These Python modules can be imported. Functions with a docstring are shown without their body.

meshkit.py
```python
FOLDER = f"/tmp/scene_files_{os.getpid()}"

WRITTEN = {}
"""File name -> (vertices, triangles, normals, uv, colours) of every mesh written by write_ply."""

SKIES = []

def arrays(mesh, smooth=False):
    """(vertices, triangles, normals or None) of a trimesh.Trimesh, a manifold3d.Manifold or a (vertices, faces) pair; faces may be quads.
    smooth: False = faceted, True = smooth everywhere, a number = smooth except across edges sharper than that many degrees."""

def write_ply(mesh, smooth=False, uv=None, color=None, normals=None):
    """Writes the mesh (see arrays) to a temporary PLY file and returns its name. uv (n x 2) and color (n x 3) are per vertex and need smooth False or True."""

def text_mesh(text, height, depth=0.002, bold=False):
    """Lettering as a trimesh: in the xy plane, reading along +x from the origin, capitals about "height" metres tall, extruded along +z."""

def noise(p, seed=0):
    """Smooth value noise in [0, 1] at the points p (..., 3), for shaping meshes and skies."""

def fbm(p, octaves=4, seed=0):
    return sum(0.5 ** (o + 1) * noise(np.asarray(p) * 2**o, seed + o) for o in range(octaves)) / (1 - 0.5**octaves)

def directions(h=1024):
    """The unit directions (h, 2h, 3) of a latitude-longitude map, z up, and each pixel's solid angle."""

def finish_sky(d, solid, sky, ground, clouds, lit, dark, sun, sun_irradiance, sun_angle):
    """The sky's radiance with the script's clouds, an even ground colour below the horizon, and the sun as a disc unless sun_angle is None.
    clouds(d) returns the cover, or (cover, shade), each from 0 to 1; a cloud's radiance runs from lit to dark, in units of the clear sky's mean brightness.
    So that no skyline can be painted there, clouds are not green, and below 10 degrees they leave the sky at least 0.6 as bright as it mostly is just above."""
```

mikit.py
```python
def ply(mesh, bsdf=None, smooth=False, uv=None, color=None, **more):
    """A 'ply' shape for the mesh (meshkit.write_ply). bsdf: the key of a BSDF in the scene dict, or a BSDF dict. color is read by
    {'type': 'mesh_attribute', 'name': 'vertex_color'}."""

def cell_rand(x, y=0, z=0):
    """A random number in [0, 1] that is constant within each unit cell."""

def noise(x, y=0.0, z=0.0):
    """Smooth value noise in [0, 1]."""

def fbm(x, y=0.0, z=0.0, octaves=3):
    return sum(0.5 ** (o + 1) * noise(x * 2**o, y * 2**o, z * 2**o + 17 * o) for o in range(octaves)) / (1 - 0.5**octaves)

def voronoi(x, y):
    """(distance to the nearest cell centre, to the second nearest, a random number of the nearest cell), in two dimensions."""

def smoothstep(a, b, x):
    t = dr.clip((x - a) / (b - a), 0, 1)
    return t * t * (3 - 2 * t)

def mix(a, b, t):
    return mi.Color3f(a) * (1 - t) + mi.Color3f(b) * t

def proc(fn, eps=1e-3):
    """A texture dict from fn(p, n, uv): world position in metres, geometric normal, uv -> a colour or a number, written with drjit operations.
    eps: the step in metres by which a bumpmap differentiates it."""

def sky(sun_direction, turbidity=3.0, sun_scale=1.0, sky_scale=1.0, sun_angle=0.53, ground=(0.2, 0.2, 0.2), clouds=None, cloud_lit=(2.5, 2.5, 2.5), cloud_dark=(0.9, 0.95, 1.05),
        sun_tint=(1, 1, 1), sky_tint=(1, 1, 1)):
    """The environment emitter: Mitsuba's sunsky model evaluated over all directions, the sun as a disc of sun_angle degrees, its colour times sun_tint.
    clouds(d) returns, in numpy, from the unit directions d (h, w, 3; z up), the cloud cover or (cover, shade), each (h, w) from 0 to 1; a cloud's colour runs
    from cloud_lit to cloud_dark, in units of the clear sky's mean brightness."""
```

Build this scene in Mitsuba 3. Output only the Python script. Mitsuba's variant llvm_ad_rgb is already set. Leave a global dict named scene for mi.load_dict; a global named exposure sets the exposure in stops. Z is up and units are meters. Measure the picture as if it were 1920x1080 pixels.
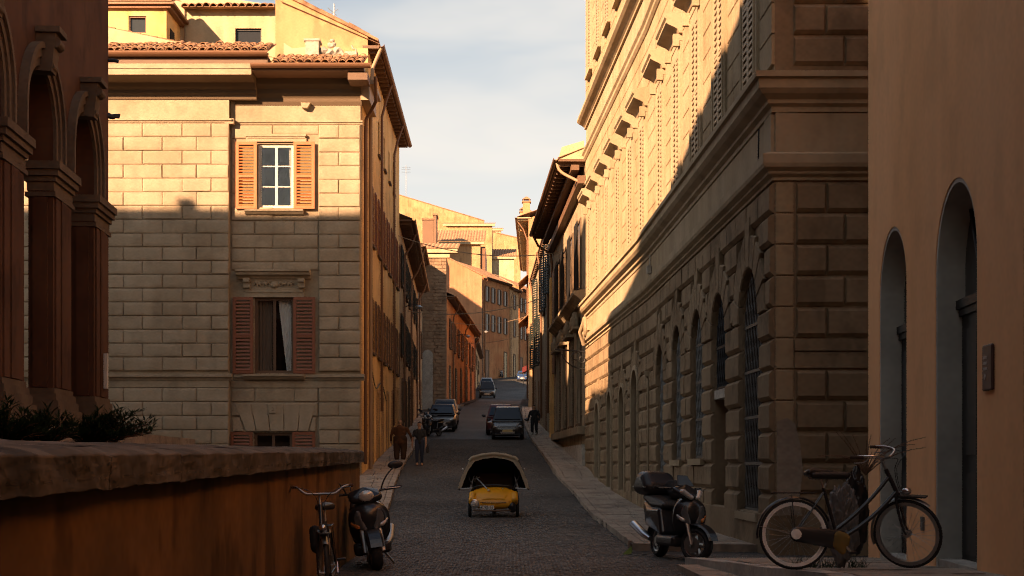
import math, random
import numpy as np, trimesh, manifold3d as m3, shapely
import drjit as dr, mitsuba as mi, mikit, meshkit
from shapely.geometry import Polygon, box as sbox
from shapely.ops import unary_union
from scipy.interpolate import PchipInterpolator

T = mi.ScalarTransform4f
scene, labels = {}, {}
rng = np.random.default_rng(7)
random.seed(7)

# ------------------------------------------------------------------ camera, sky and sun, exposure
# metres; the eye is the origin (z = 0 at eye height, the street about 1.4 m below), y runs up the street
scene['camera'] = {'type': 'perspective', 'fov': math.degrees(2 * math.atan(960 / 2800)), 'fov_axis': 'x',
                   'principal_point_offset_y': -(870 - 540) / 1080, 'near_clip': 0.1, 'far_clip': 4000.0,
                   'to_world': T().look_at(origin=[0, 0, 0], target=[0, 1, 0], up=[0, 0, 1])}
AZ, EL = math.atan(0.63), math.atan(0.364)
SUN = (-math.sin(AZ) * math.cos(EL), -math.cos(AZ) * math.cos(EL), math.sin(EL))


def clouds(d):
    az = np.arctan2(d[..., 0], d[..., 1])
    el = np.arcsin(np.clip(d[..., 2], -1, 1))
    q = np.stack([d[..., 0] * 4.2 + d[..., 2] * 5, d[..., 1] * 4.2, d[..., 2] * 13], -1)
    wrp = meshkit.fbm(q * 1.1 + 7, 3, 4)[..., None] - .5
    w = meshkit.fbm(q + 1.6 * wrp + 2.3, 6, 2)
    veil = np.clip(1.25 - el / 0.38, 0, 1) ** 1.3
    c = np.clip((w - 0.40) * 3.4, 0, 1)
    c = c * c * (3 - 2 * c)
    return np.clip(1 - (1 - c * .55) * (1 - veil * .85), 0, 1), np.clip(.15 + .9 * (w - .5), 0, 1)


scene['sky'] = mikit.sky(SUN, turbidity=3.5, sun_scale=3.1, sky_scale=1.22, sun_tint=(1.0, 0.82, 0.80), sky_tint=(1.0, 0.96, 0.93),
                         clouds=clouds, cloud_lit=(3.0, 2.72, 2.36), cloud_dark=(2.7, 2.46, 2.18))
exposure = 2.1

# ------------------------------------------------------------------ materials
noise, fbm, cell_rand, voronoi, smoothstep, mix = mikit.noise, mikit.fbm, mikit.cell_rand, mikit.voronoi, mikit.smoothstep, mikit.mix


def two(b):
    return {'type': 'twosided', 'b': b}


def flat(key, c, rough=0.6, metallic=0.0, **kw):
    scene['m_' + key] = two({'type': 'principled', 'base_color': {'type': 'rgb', 'value': list(c)}, 'roughness': rough, 'metallic': metallic, **kw})


def weathered(key, c1, c2, sc=1.0, rough=0.85, streak=0.15, fine=0.12, bump=0.0, bsc=20.0, stain=0.0, zs=1.0):
    """mineral surface: broad patches between two colours, vertical streaks, fine grain, optional relief"""
    def col(p, n, uv):
        a = fbm(p.x * sc, p.y * sc, p.z * sc * zs, 4)
        s = fbm((p.x + p.y * 0.7) * 4.0, p.z * 0.35, p.y, 3)
        g = fbm(p.x * 17, p.y * 17, p.z * 17, 2)
        k = (1 - streak + 2 * streak * s) * (1 - fine + 2 * fine * g)
        if stain:
            b = smoothstep(0.52, 0.7, fbm(p.x * 2.3 + 5, p.y * 2.3, p.z * 1.1, 4))
            k = k * (1 - stain * b)
        return mix(c1, c2, smoothstep(0.3, 0.7, a)) * k
    b = {'type': 'principled', 'base_color': mikit.proc(col), 'roughness': rough, 'specular': 0.25}
    if bump:
        b = {'type': 'bumpmap', 'relief': mikit.proc(lambda p, n, uv: fbm(p.x * bsc, p.y * bsc, p.z * bsc, 4) + 0.6 * fbm(p.x * bsc * .22, p.y * bsc * .22, p.z * bsc * .22, 2), eps=0.004),
             'scale': bump, 'b': b}
    scene['m_' + key] = two(b)


weathered('ashlar', (.30, .236, .162), (.355, .288, .205), sc=.9, streak=.13, fine=.13, bump=.012, bsc=14, stain=.12)
weathered('ashlar_joint', (.25, .195, .13), (.30, .24, .165), sc=2, streak=.1)
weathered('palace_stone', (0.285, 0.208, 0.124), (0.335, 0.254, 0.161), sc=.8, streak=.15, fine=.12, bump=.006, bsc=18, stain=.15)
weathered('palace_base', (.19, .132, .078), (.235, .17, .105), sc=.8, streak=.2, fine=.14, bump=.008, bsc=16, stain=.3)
weathered('palace_band', (0.285, 0.217, 0.136), (0.335, 0.26, 0.174), sc=.5, streak=.2, fine=.08, stain=.1)
weathered('peach_plaster', (.78, .42, .20), (.84, .47, .24), sc=.55, streak=.08, fine=.05, bump=.003, bsc=8, stain=.07, zs=.5)
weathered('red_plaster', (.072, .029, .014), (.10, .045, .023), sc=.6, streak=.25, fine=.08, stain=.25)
weathered('parapet_plaster', (.17, .092, .036), (.12, .070, .031), sc=1.1, streak=.3, fine=.12, bump=.006, bsc=9, stain=.45)
weathered('coping', (.115, .105, .087), (.062, .058, .049), sc=3.2, streak=.2, fine=.25, bump=.02, bsc=16, stain=.4)
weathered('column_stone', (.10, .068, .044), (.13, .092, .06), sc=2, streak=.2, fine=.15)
weathered('yellow_plaster', (.62, .37, .135), (.69, .45, .19), sc=.6, streak=.25, fine=.06, stain=.2)
weathered('cream_plaster', (.44, .345, .215), (.48, .39, .25), sc=.5, streak=.15, fine=.06, stain=.12)
weathered('grey_plaster', (0.224, 0.178, 0.122), (0.277, 0.218, 0.145), sc=.7, streak=.3, fine=.1, stain=.3)
weathered('orange_plaster', (0.33, 0.132, 0.053), (0.376, 0.178, 0.076), sc=.6, streak=.25, fine=.06, stain=.2)
weathered('pink_plaster', (0.363, 0.178, 0.092), (0.396, 0.211, 0.115), sc=.4, streak=.2, fine=.06, stain=.1)
weathered('ochre_plaster', (.38, .232, .115), (.43, .275, .145), sc=.5, streak=.2, fine=.08, stain=.2)
weathered('brick', (0.238, 0.155, 0.099), (0.29, 0.198, 0.129), sc=3, streak=.15, fine=.2, stain=.25)
weathered('tile', (0.33, 0.198, 0.119), (0.264, 0.149, 0.086), sc=5, streak=.05, fine=.25, stain=.3)
weathered('pavement_stone', (.235, .19, .15), (.30, .245, .19), sc=1.3, streak=.0, fine=.25, bump=.006, bsc=12, stain=.3)
weathered('asphalt_mortar', (.035, .031, .028), (.05, .044, .039), sc=1.2, streak=.0, fine=.2)
weathered('cement', (.33, .30, .26), (.41, .375, .32), sc=4, streak=.1, fine=.2, bump=.012, bsc=18, stain=.2)
weathered('door_grey', (.40, .38, .33), (.48, .46, .40), sc=1.2, streak=.2, fine=.08)


def cob(p, n, uv):
    a = cell_rand(dr.floor(p.x / .112), dr.floor(p.y / .102))
    return mix((.068, .064, .059), (.100, .094, .086), a) * (0.55 + 0.85 * fbm(p.x * .45, p.y * .3, 0, 4)) * (.8 + .4 * noise(p.x * 40, p.y * 40))


scene['m_cobble'] = two({'type': 'principled', 'base_color': mikit.proc(cob), 'roughness': 0.62, 'specular': 0.4})


def farcob(p, n, uv):
    row = dr.floor(p.y / .15)
    a = cell_rand(dr.floor(p.x / .16 + row * .5), row)
    return mix((.042, .0395, .0365), (.064, .060, .055), a) * (0.55 + 0.85 * fbm(p.x * .45, p.y * .3, 0, 4))


scene['m_road_setts'] = two({'type': 'bumpmap', 'scale': .012, 'relief': mikit.proc(lambda p, n, uv: dr.minimum(dr.abs(dr.sin(p.x * 19.6)), dr.abs(dr.sin(p.y * 20.9))), eps=.01),
                           'b': {'type': 'principled', 'base_color': mikit.proc(farcob), 'roughness': .65, 'specular': .35}})
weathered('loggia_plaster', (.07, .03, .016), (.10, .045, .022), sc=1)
flat('shutter_orange', (.36, .115, .033), .55)
flat('shutter_red', (.20, .065, .028), .55)
flat('shutter_brown', (.16, .085, .045), .6)
flat('shutter_green', (.011, .016, .013), .6)
flat('shutter_pale', (.34, .26, .165), .6)
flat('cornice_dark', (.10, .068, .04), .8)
flat('wood_dark', (.12, .065, .035), .6)
flat('white_paint', (.55, .52, .45), .5)
flat('iron', (.035, .035, .037), .5, .6)
flat('lead', (.13, .125, .115), .5, .5)
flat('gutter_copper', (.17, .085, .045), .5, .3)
flat('gutter_tan', (.30, .21, .13), .6)
flat('dark_room', (.018, .015, .012), .9)
flat('curtain', (.62, .60, .55), .9)
flat('curtain_dark', (.14, .10, .07), .9)
flat('rubber', (.018, .018, .019), .75)
flat('black_plastic', (.02, .02, .022), .38)
flat('black_paint', (.014, .015, .018), .25, clearcoat=.8, clearcoat_gloss=.9)
flat('grey_paint', (.10, .105, .11), .3, clearcoat=.6)
flat('maroon_paint', (.10, .012, .014), .3, clearcoat=.7)
flat('navy_paint', (.02, .05, .14), .3, clearcoat=.7)
flat('silver_paint', (.42, .42, .41), .3, .5, clearcoat=.5)
flat('yellow_paint', (.72, .33, .008), .38, clearcoat=.4)
flat('canvas', (.40, .34, .24), .9)
flat('chrome', (.72, .72, .72), .18, 1.0)
flat('steel', (.38, .38, .37), .38, .9)
flat('white_rim', (.88, .84, .78), .5)
flat('lamp_lens', (.55, .55, .53), .12, .3, clearcoat=1.0)
flat('amber_lens', (.50, .17, .03), .2)
flat('red_lens', (.35, .02, .02), .2)
flat('plate', (.66, .66, .62), .5)
flat('plate_yellow', (.70, .58, .28), .5)
flat('ink', (.02, .02, .022), .6)
flat('leather', (.02, .018, .017), .5)
flat('skin', (.42, .24, .15), .6)
flat('hair', (.03, .02, .015), .7)
flat('brown_cloth', (.085, .036, .014), .9)
flat('brown_cloth_dark', (.05, .024, .011), .9)
flat('black_cloth', (.022, .024, .026), .9)
flat('denim', (.028, .036, .062), .9)
flat('red_awning', (.09, .006, .007), .8)
flat('bin_plastic', (.012, .012, .013), .28, clearcoat=.5)
flat('plastic_sheet', (.15, .145, .14), .42)
flat('plaque_metal', (.09, .055, .045), .5, .3)
flat('plaque_grey', (.30, .27, .25), .6)
flat('mustard_rag', (.22, .145, .04), .9)
flat('grip', (.05, .03, .02), .8)
scene['m_glass_pane'] = {'type': 'thindielectric'}
scene['m_dark_glass'] = two({'type': 'roughplastic', 'diffuse_reflectance': {'type': 'rgb', 'value': [.022, .022, .024]}, 'alpha': .06})
scene['m_car_glass'] = two({'type': 'roughplastic', 'diffuse_reflectance': {'type': 'rgb', 'value': [.03, .035, .04]}, 'alpha': .05})
scene['m_leaf'] = {'type': 'principledthin', 'base_color': {'type': 'rgb', 'value': [.020, .032, .013]}, 'roughness': .6, 'diff_trans': .5}
scene['m_leaf_fallen'] = {'type': 'principledthin', 'base_color': {'type': 'rgb', 'value': [.22, .26, .07]}, 'roughness': .6, 'diff_trans': .5}

# ------------------------------------------------------------------ naming and bookkeeping
used = set()


def uniq(key):
    if key not in used:
        used.add(key)
        return key
    i = 1
    while f'{key}_{i:03d}' in used:
        i += 1
    key = f'{key}_{i:03d}'
    used.add(key)
    return key


def thing(name, label, cat, group=None):
    k = uniq(name)
    labels[k] = {'label': label, 'category': cat}
    if group:
        labels[k]['group'] = group
    return k


_next = {}


def put(name, mesh, mat, parent=None, smooth=False, label=None, cat=None, group=None, kind=None):
    base = f'{parent}__{name}' if parent else name
    if base in used:
        i = _next.get(base, 1)
        key = f'{base}_{i:03d}'
        while key in used:
            i += 1
            key = f'{base}_{i:03d}'
        _next[base] = i + 1
    else:
        key = base
    used.add(key)
    scene[key] = mikit.ply(mesh, 'm_' + mat, smooth)
    e = {k: v for k, v in (('label', label), ('category', cat), ('group', group), ('kind', kind)) if v}
    if e:
        labels[key] = e
    return key


# ------------------------------------------------------------------ mesh helpers
BF = np.array([[0, 2, 1], [0, 3, 2], [4, 5, 6], [4, 6, 7], [0, 1, 5], [0, 5, 4], [1, 2, 6], [1, 6, 5], [2, 3, 7], [2, 7, 6], [3, 0, 4], [3, 4, 7]])


def tm(v, f):
    return trimesh.Trimesh(np.asarray(v, float), np.asarray(f, int), process=False)


def bx(x0, x1, y0, y1, z0, z1):
    return tm([[x0, y0, z0], [x1, y0, z0], [x1, y1, z0], [x0, y1, z0], [x0, y0, z1], [x1, y0, z1], [x1, y1, z1], [x0, y1, z1]], BF)


def hexa(c8):
    return tm(c8, BF)


def cat(ms):
    ms = [m for m in ms if m is not None]
    vs, fs, n = [], [], 0
    for m in ms:
        vs.append(np.asarray(m.vertices)); fs.append(np.asarray(m.faces) + n); n += len(m.vertices)
    return tm(np.vstack(vs), np.vstack(fs))


def hullm(pts):
    h = trimesh.convex.convex_hull(np.asarray(pts, float))
    return h


def rbox(x0, x1, y0, y1, z0, z1, r):
    p = []
    for x in (x0, x1):
        for y in (y0, y1):
            for z in (z0, z1):
                sx, sy, sz = (r if x == x0 else -r), (r if y == y0 else -r), (r if z == z0 else -r)
                p += [[x, y + sy, z + sz], [x + sx, y, z + sz], [x + sx, y + sy, z]]
    return hullm(p)


_ico = trimesh.creation.icosphere(subdivisions=2).vertices


def sph_hull(pts):
    """hull of spheres (x, y, z, r)"""
    return hullm(np.vstack([np.asarray(p[:3]) + _ico * p[3] for p in pts]))


def ellipsoid(c, r, sub=2):
    m = trimesh.creation.icosphere(subdivisions=sub)
    return tm(m.vertices * np.asarray(r) + np.asarray(c), m.faces)


def tube(pts, r, sides=8, cap=True):
    p = np.asarray(pts, float)
    n = len(p)
    r = np.broadcast_to(r, (n,))
    t = np.gradient(p, axis=0)
    t /= np.linalg.norm(t, axis=1, keepdims=True) + 1e-12
    ref = np.array([0, 0, 1.0]) if abs(t[0, 2]) < .9 else np.array([1.0, 0, 0])
    V = []
    a = None
    for i in range(n):
        a = (np.cross(t[i], ref) if a is None else a - t[i] * np.dot(a, t[i]))
        a = a / (np.linalg.norm(a) + 1e-12)
        b = np.cross(t[i], a)
        th = np.arange(sides) * 2 * math.pi / sides
        V.append(p[i] + r[i] * (np.cos(th)[:, None] * a + np.sin(th)[:, None] * b))
    V = np.vstack(V)
    F = []
    for i in range(n - 1):
        for j in range(sides):
            a0, b0 = i * sides + j, i * sides + (j + 1) % sides
            F += [[a0, b0, b0 + sides], [a0, b0 + sides, a0 + sides]]
    if cap:
        V = np.vstack([V, p[0], p[-1]])
        for j in range(sides):
            F.append([n * sides, (j + 1) % sides, j])
            F.append([n * sides + 1, (n - 1) * sides + j, (n - 1) * sides + (j + 1) % sides])
    return tm(V, F)


def curve(pts, n=24):
    """smooth curve through points"""
    p = np.asarray(pts, float)
    s = np.r_[0, np.cumsum(np.linalg.norm(np.diff(p, axis=0), axis=1))]
    return PchipInterpolator(s, p)(np.linspace(0, s[-1], n))


def revolve(profile, axis='x', c=(0, 0, 0), n=32):
    """profile (radius, along): a surface of revolution about the axis through c"""
    pr = np.asarray(profile, float)
    th = np.arange(n) * 2 * math.pi / n
    k = len(pr)
    V = np.zeros((n, k, 3))
    ia, ib, ic = {'x': (0, 1, 2), 'y': (1, 2, 0), 'z': (2, 0, 1)}[axis]
    V[..., ia] = pr[None, :, 1]
    V[..., ib] = np.cos(th)[:, None] * pr[None, :, 0]
    V[..., ic] = np.sin(th)[:, None] * pr[None, :, 0]
    V = V.reshape(-1, 3) + np.asarray(c)
    F = []
    for i in range(n):
        for j in range(k - 1):
            a, b = i * k + j, ((i + 1) % n) * k + j
            F += [[a, b, b + 1], [a, b + 1, a + 1]]
    return tm(V, F)


def loft(secs, n=20, cap=True):
    """sections (y, half width, z bottom, z top, exponent, x shift): super-ellipses joined along y"""
    th = np.arange(n) * 2 * math.pi / n
    V, F = [], []
    for s in secs:
        y, w, zb, zt, e = s[:5]
        xs = s[5] if len(s) > 5 else 0
        c, q = np.cos(th), np.sin(th)
        X = xs + w * np.sign(c) * np.abs(c) ** (2 / e)
        Z = (zb + zt) / 2 + (zt - zb) / 2 * np.sign(q) * np.abs(q) ** (2 / e)
        V.append(np.stack([X, np.full(n, y), Z], 1))
    k = len(secs)
    V = np.vstack(V)
    for i in range(k - 1):
        for j in range(n):
            a, b = i * n + j, i * n + (j + 1) % n
            F += [[a, b, b + n], [a, b + n, a + n]]
    if cap:
        V = np.vstack([V, V[:n].mean(0), V[(k - 1) * n:k * n].mean(0)])
        for j in range(n):
            F.append([k * n, (j + 1) % n, j]); F.append([k * n + 1, (k - 1) * n + j, (k - 1) * n + (j + 1) % n])
    return tm(V, F)


def mat4(loc, rz=0, lean=0, pitch=0):
    m = trimesh.transformations.translation_matrix(loc) @ trimesh.transformations.rotation_matrix(rz, [0, 0, 1])
    if pitch:
        m = m @ trimesh.transformations.rotation_matrix(pitch, [1, 0, 0])
    if lean:
        m = m @ trimesh.transformations.rotation_matrix(lean, [0, 1, 0])
    return m


def moved(m, M):
    o = m.copy()
    o.apply_transform(M)
    return o


class Frame:
    """a facade: u along the wall, d out of the wall, z up"""
    def __init__(s, p0, p1, side=1):
        p0, p1 = np.asarray(p0, float), np.asarray(p1, float)
        s.L = np.linalg.norm(p1 - p0)
        u = (p1 - p0) / s.L
        n = side * np.array([u[1], -u[0]])
        s.M = np.eye(4)
        s.M[:3, 0] = [u[0], u[1], 0]
        s.M[:3, 1] = [n[0], n[1], 0]
        s.M[:2, 3] = p0
        s.flip = np.linalg.det(s.M) < 0

    def __call__(s, m):
        v = np.asarray(m.vertices) @ s.M[:3, :3].T + s.M[:3, 3]
        f = np.asarray(m.faces)
        return tm(v, f[:, ::-1] if s.flip else f)

    def pt(s, u, d, z):
        return s.M[:3, :3] @ np.array([u, d, z]) + s.M[:3, 3]


def extrude_uz(poly, d0, d1):
    """polygon in (u, z) extruded in d"""
    out = []
    for g in getattr(poly, 'geoms', [poly]):
        if g.is_empty or g.area < 1e-6:
            continue
        m = trimesh.creation.extrude_polygon(g, d1 - d0, engine='earcut')
        v = np.asarray(m.vertices)
        out.append(tm(np.stack([v[:, 0], v[:, 2] + d0, v[:, 1]], 1), m.faces[:, ::-1]))
    return cat(out)


def arch_poly(uc, w, z0, zs, n=16, rise=None):
    r = w / 2
    rise = r if rise is None else rise
    th = np.linspace(0, math.pi, n)
    return Polygon([(uc - r, z0), (uc + r, z0)] + [(uc + r * math.cos(a), zs + rise * math.sin(a)) for a in th])


def profile_run(prof, u0, u1, m0=0.0, m1=0.0):
    """moulding: closed (d, z) profile swept along u; m0, m1 mitre the ends (u shift per metre of d)"""
    pr = np.asarray(prof, float)
    k = len(pr)
    g = Polygon(pr)
    A = np.stack([u0 + m0 * pr[:, 0], pr[:, 0], pr[:, 1]], 1)
    B = np.stack([u1 + m1 * pr[:, 0], pr[:, 0], pr[:, 1]], 1)
    V = np.vstack([A, B])
    ccw = g.exterior.is_ccw
    F = []
    for j in range(k):
        q = (j + 1) % k
        F += [[j, q, q + k], [j, q + k, j + k]]
    vv, ff = trimesh.creation.triangulate_polygon(g, engine='earcut')
    idx = [int(np.argmin(np.linalg.norm(pr - x, axis=1))) for x in vv]
    for t in ff:
        a, b, c = (idx[i] for i in t)
        F += [[a, b, c], [a + k, c + k, b + k]]
    m = tm(V, F)
    m.fix_normals()
    return m


def stone(u0, u1, z0, z1, d0, d1, bev=.03, rough=0.0, nu=4, nz=2, seed=0, gap=.006, bu=None):
    """a dressed block: bevelled rim, gently uneven face"""
    u0, u1, z0, z1 = u0 + gap, u1 - gap, z0 + gap, z1 - gap
    b = min(bev, (u1 - u0) * .3, (z1 - z0) * .3)
    bu = b if bu is None else min(bu, (u1 - u0) * .3)
    U = np.linspace(u0 + bu, u1 - bu, nu + 1)
    Z = np.linspace(z0 + b, z1 - b, nz + 1)
    gu, gz = np.meshgrid(U, Z, indexing='ij')
    q = np.stack([gu, gz, np.full_like(gu, seed * 3.7)], -1)
    D = d1 + rough * (meshkit.fbm(q * 3.2, 3, 3) - .5) * 2
    V = [np.stack([gu, D, gz], -1).reshape(-1, 3)]
    F = []
    w = nz + 1
    for i in range(nu):
        for j in range(nz):
            a = i * w + j
            F += [[a, a + w + 1, a + w], [a, a + 1, a + w + 1]]
    # rim loops
    ring = [i * w for i in range(nu + 1)] + [nu * w + j for j in range(1, w)] + [i * w + nz for i in range(nu - 1, -1, -1)] + [j for j in range(nz - 1, 0, -1)]
    P = V[0][ring]
    dm = d1 - b
    outer = P.copy()
    cu, cz, hu, hz = (u0 + u1) / 2, (z0 + z1) / 2, (u1 - u0) / 2, (z1 - z0) / 2
    outer[:, 0] = cu + (P[:, 0] - cu) * hu / (hu - bu)
    outer[:, 2] = cz + (P[:, 2] - cz) * hz / (hz - b)
    if rough:
        jit = rough * .6 * (meshkit.noise(np.stack([outer[:, 0] * 7, outer[:, 2] * 7, np.full(len(outer), seed * 1.3)], 1), 8) - .6)
        outer[:, 2] += np.where(np.abs(outer[:, 2] - cz) > hz * .98, -np.sign(outer[:, 2] - cz) * np.maximum(jit, 0), 0)
    outer[:, 1] = dm
    back = outer.copy()
    back[:, 1] = d0
    n0 = len(V[0])
    m = len(ring)
    V = np.vstack([V[0], outer, back])
    for j in range(m):
        a, b2 = ring[j], ring[(j + 1) % m]
        o, o2 = n0 + j, n0 + (j + 1) % m
        F += [[a, b2, o2], [a, o2, o]]
        F += [[o, o2, o2 + m], [o, o2 + m, o + m]]
    return tm(V, F)


def wedge_stone(poly4, d0, d1, bev=.025):
    """a block whose face is a quadrilateral in (u, z)"""
    g = Polygon(poly4)
    if not g.exterior.is_ccw:
        g = Polygon(poly4[::-1])
    p = np.array(g.exterior.coords)[:-1]
    c = p.mean(0)
    i = c + (p - c) * (1 - bev / max(1e-3, np.linalg.norm(p - c, axis=1).min()))
    V = np.vstack([np.c_[p[:, 0], np.full(4, d0), p[:, 1]], np.c_[p[:, 0], np.full(4, d1 - bev), p[:, 1]], np.c_[i[:, 0], np.full(4, d1), i[:, 1]]])
    F = []
    for k in range(4):
        q = (k + 1) % 4
        F += [[k, k + 4, q + 4], [k, q + 4, q], [k + 4, k + 8, q + 8], [k + 4, q + 8, q + 4]]
    F += [[8, 10, 9], [8, 11, 10]]
    return tm(V, F)


def slat_shutter(w, h, t=.035, border=.06, n=24, mid=True, flat_=False):
    """a louvred leaf with its lower corner at the origin: (frame mesh, slat mesh) in (u, d, z)"""
    fr = [bx(0, border, 0, t, 0, h), bx(w - border, w, 0, t, 0, h), bx(border, w - border, 0, t, 0, border), bx(border, w - border, 0, t, h - border, h)]
    zones = [(border, h - border)]
    if mid:
        fr.append(bx(border, w - border, 0, t, h * .47, h * .47 + border * .8))
        zones = [(border, h * .47), (h * .47 + border * .8, h - border)]
    sl = []
    for z0, z1 in zones:
        k = max(1, int(round(n * (z1 - z0) / h)))
        s = (z1 - z0) / k
        for i in range(k):
            z = z0 + i * s
            if flat_:
                sl.append(bx(border, w - border, .002, t - .004, z + .22 * s, z + .68 * s))
                continue
            sl.append(hexa([[border, .004, z + s * .55], [w - border, .004, z + s * .55], [w - border, .012, z + s * .62], [border, .012, z + s * .62],
                            [border, t - .012, z + .05 * s], [w - border, t - .012, z + .05 * s], [w - border, t - .003, z + s * .14], [border, t - .003, z + s * .14]]))
    return cat(fr), cat(sl)


def shift(m, u=0, d=0, z=0):
    return tm(np.asarray(m.vertices) + [u, d, z], m.faces)


def turned(m, ang, u0=0.0):
    """swing about the vertical hinge line u = u0, d = 0 (in frame coordinates)"""
    v = np.asarray(m.vertices).copy()
    c, s = math.cos(ang), math.sin(ang)
    x, y = v[:, 0] - u0, v[:, 1].copy()
    v[:, 0] = u0 + c * x - s * y
    v[:, 1] = s * x + c * y
    return tm(v, m.faces)


def tile_shell(L=.44, r0=.115, r1=.09, n=6, t=.018):
    """one barrel tile, its axis along +y (up the slope), open below"""
    th = np.linspace(0, math.pi, n + 1)
    V = []
    for y, r in ((0, r0), (L, r1)):
        for rr in (r, r - t):
            V += [[rr * math.cos(a), y, rr * math.sin(a)] for a in th]
    k = n + 1
    F = []
    for j in range(n):
        F += [[j, j + 1, 2 * k + j + 1], [j, 2 * k + j + 1, 2 * k + j]]
        F += [[k + j, 3 * k + j + 1, k + j + 1], [k + j, 3 * k + j, 3 * k + j + 1]]
        F += [[j, k + j, k + j + 1], [j, k + j + 1, j + 1]]
    return tm(V, F)


TILE = tile_shell()


def tile_roof_mesh(F, u0, u1, d0, z0, d1, z1, step=.24, amp=.05, n_per=6):
    """far-off barrel tiles: ribbed sheet with scalloped eave ends, from the eave (d0, z0) up to (d1, z1)"""
    nt = max(2, int((u1 - u0) / step))
    us = np.linspace(u0, u1, nt * n_per + 1)
    h = amp * np.abs(np.sin((us - u0) / (u1 - u0) * nt * math.pi))
    rows = 9
    V, Fc = [], []
    k = len(us)
    for i in range(rows):
        f = i / (rows - 1)
        V.append(np.stack([us, np.full(k, d0 + (d1 - d0) * f), z0 + (z1 - z0) * f + h], 1))
    V.append(np.stack([us, np.full(k, d0), np.full(k, z0 - .03)], 1))
    for i in range(rows - 1):
        for j in range(k - 1):
            a = i * k + j
            Fc += [[a, a + 1, a + k + 1], [a, a + k + 1, a + k]]
    o = rows * k
    for j in range(k - 1):
        Fc += [[j, o + j, o + j + 1], [j, o + j + 1, j + 1]]
    return F(tm(np.vstack(V), Fc))


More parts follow.
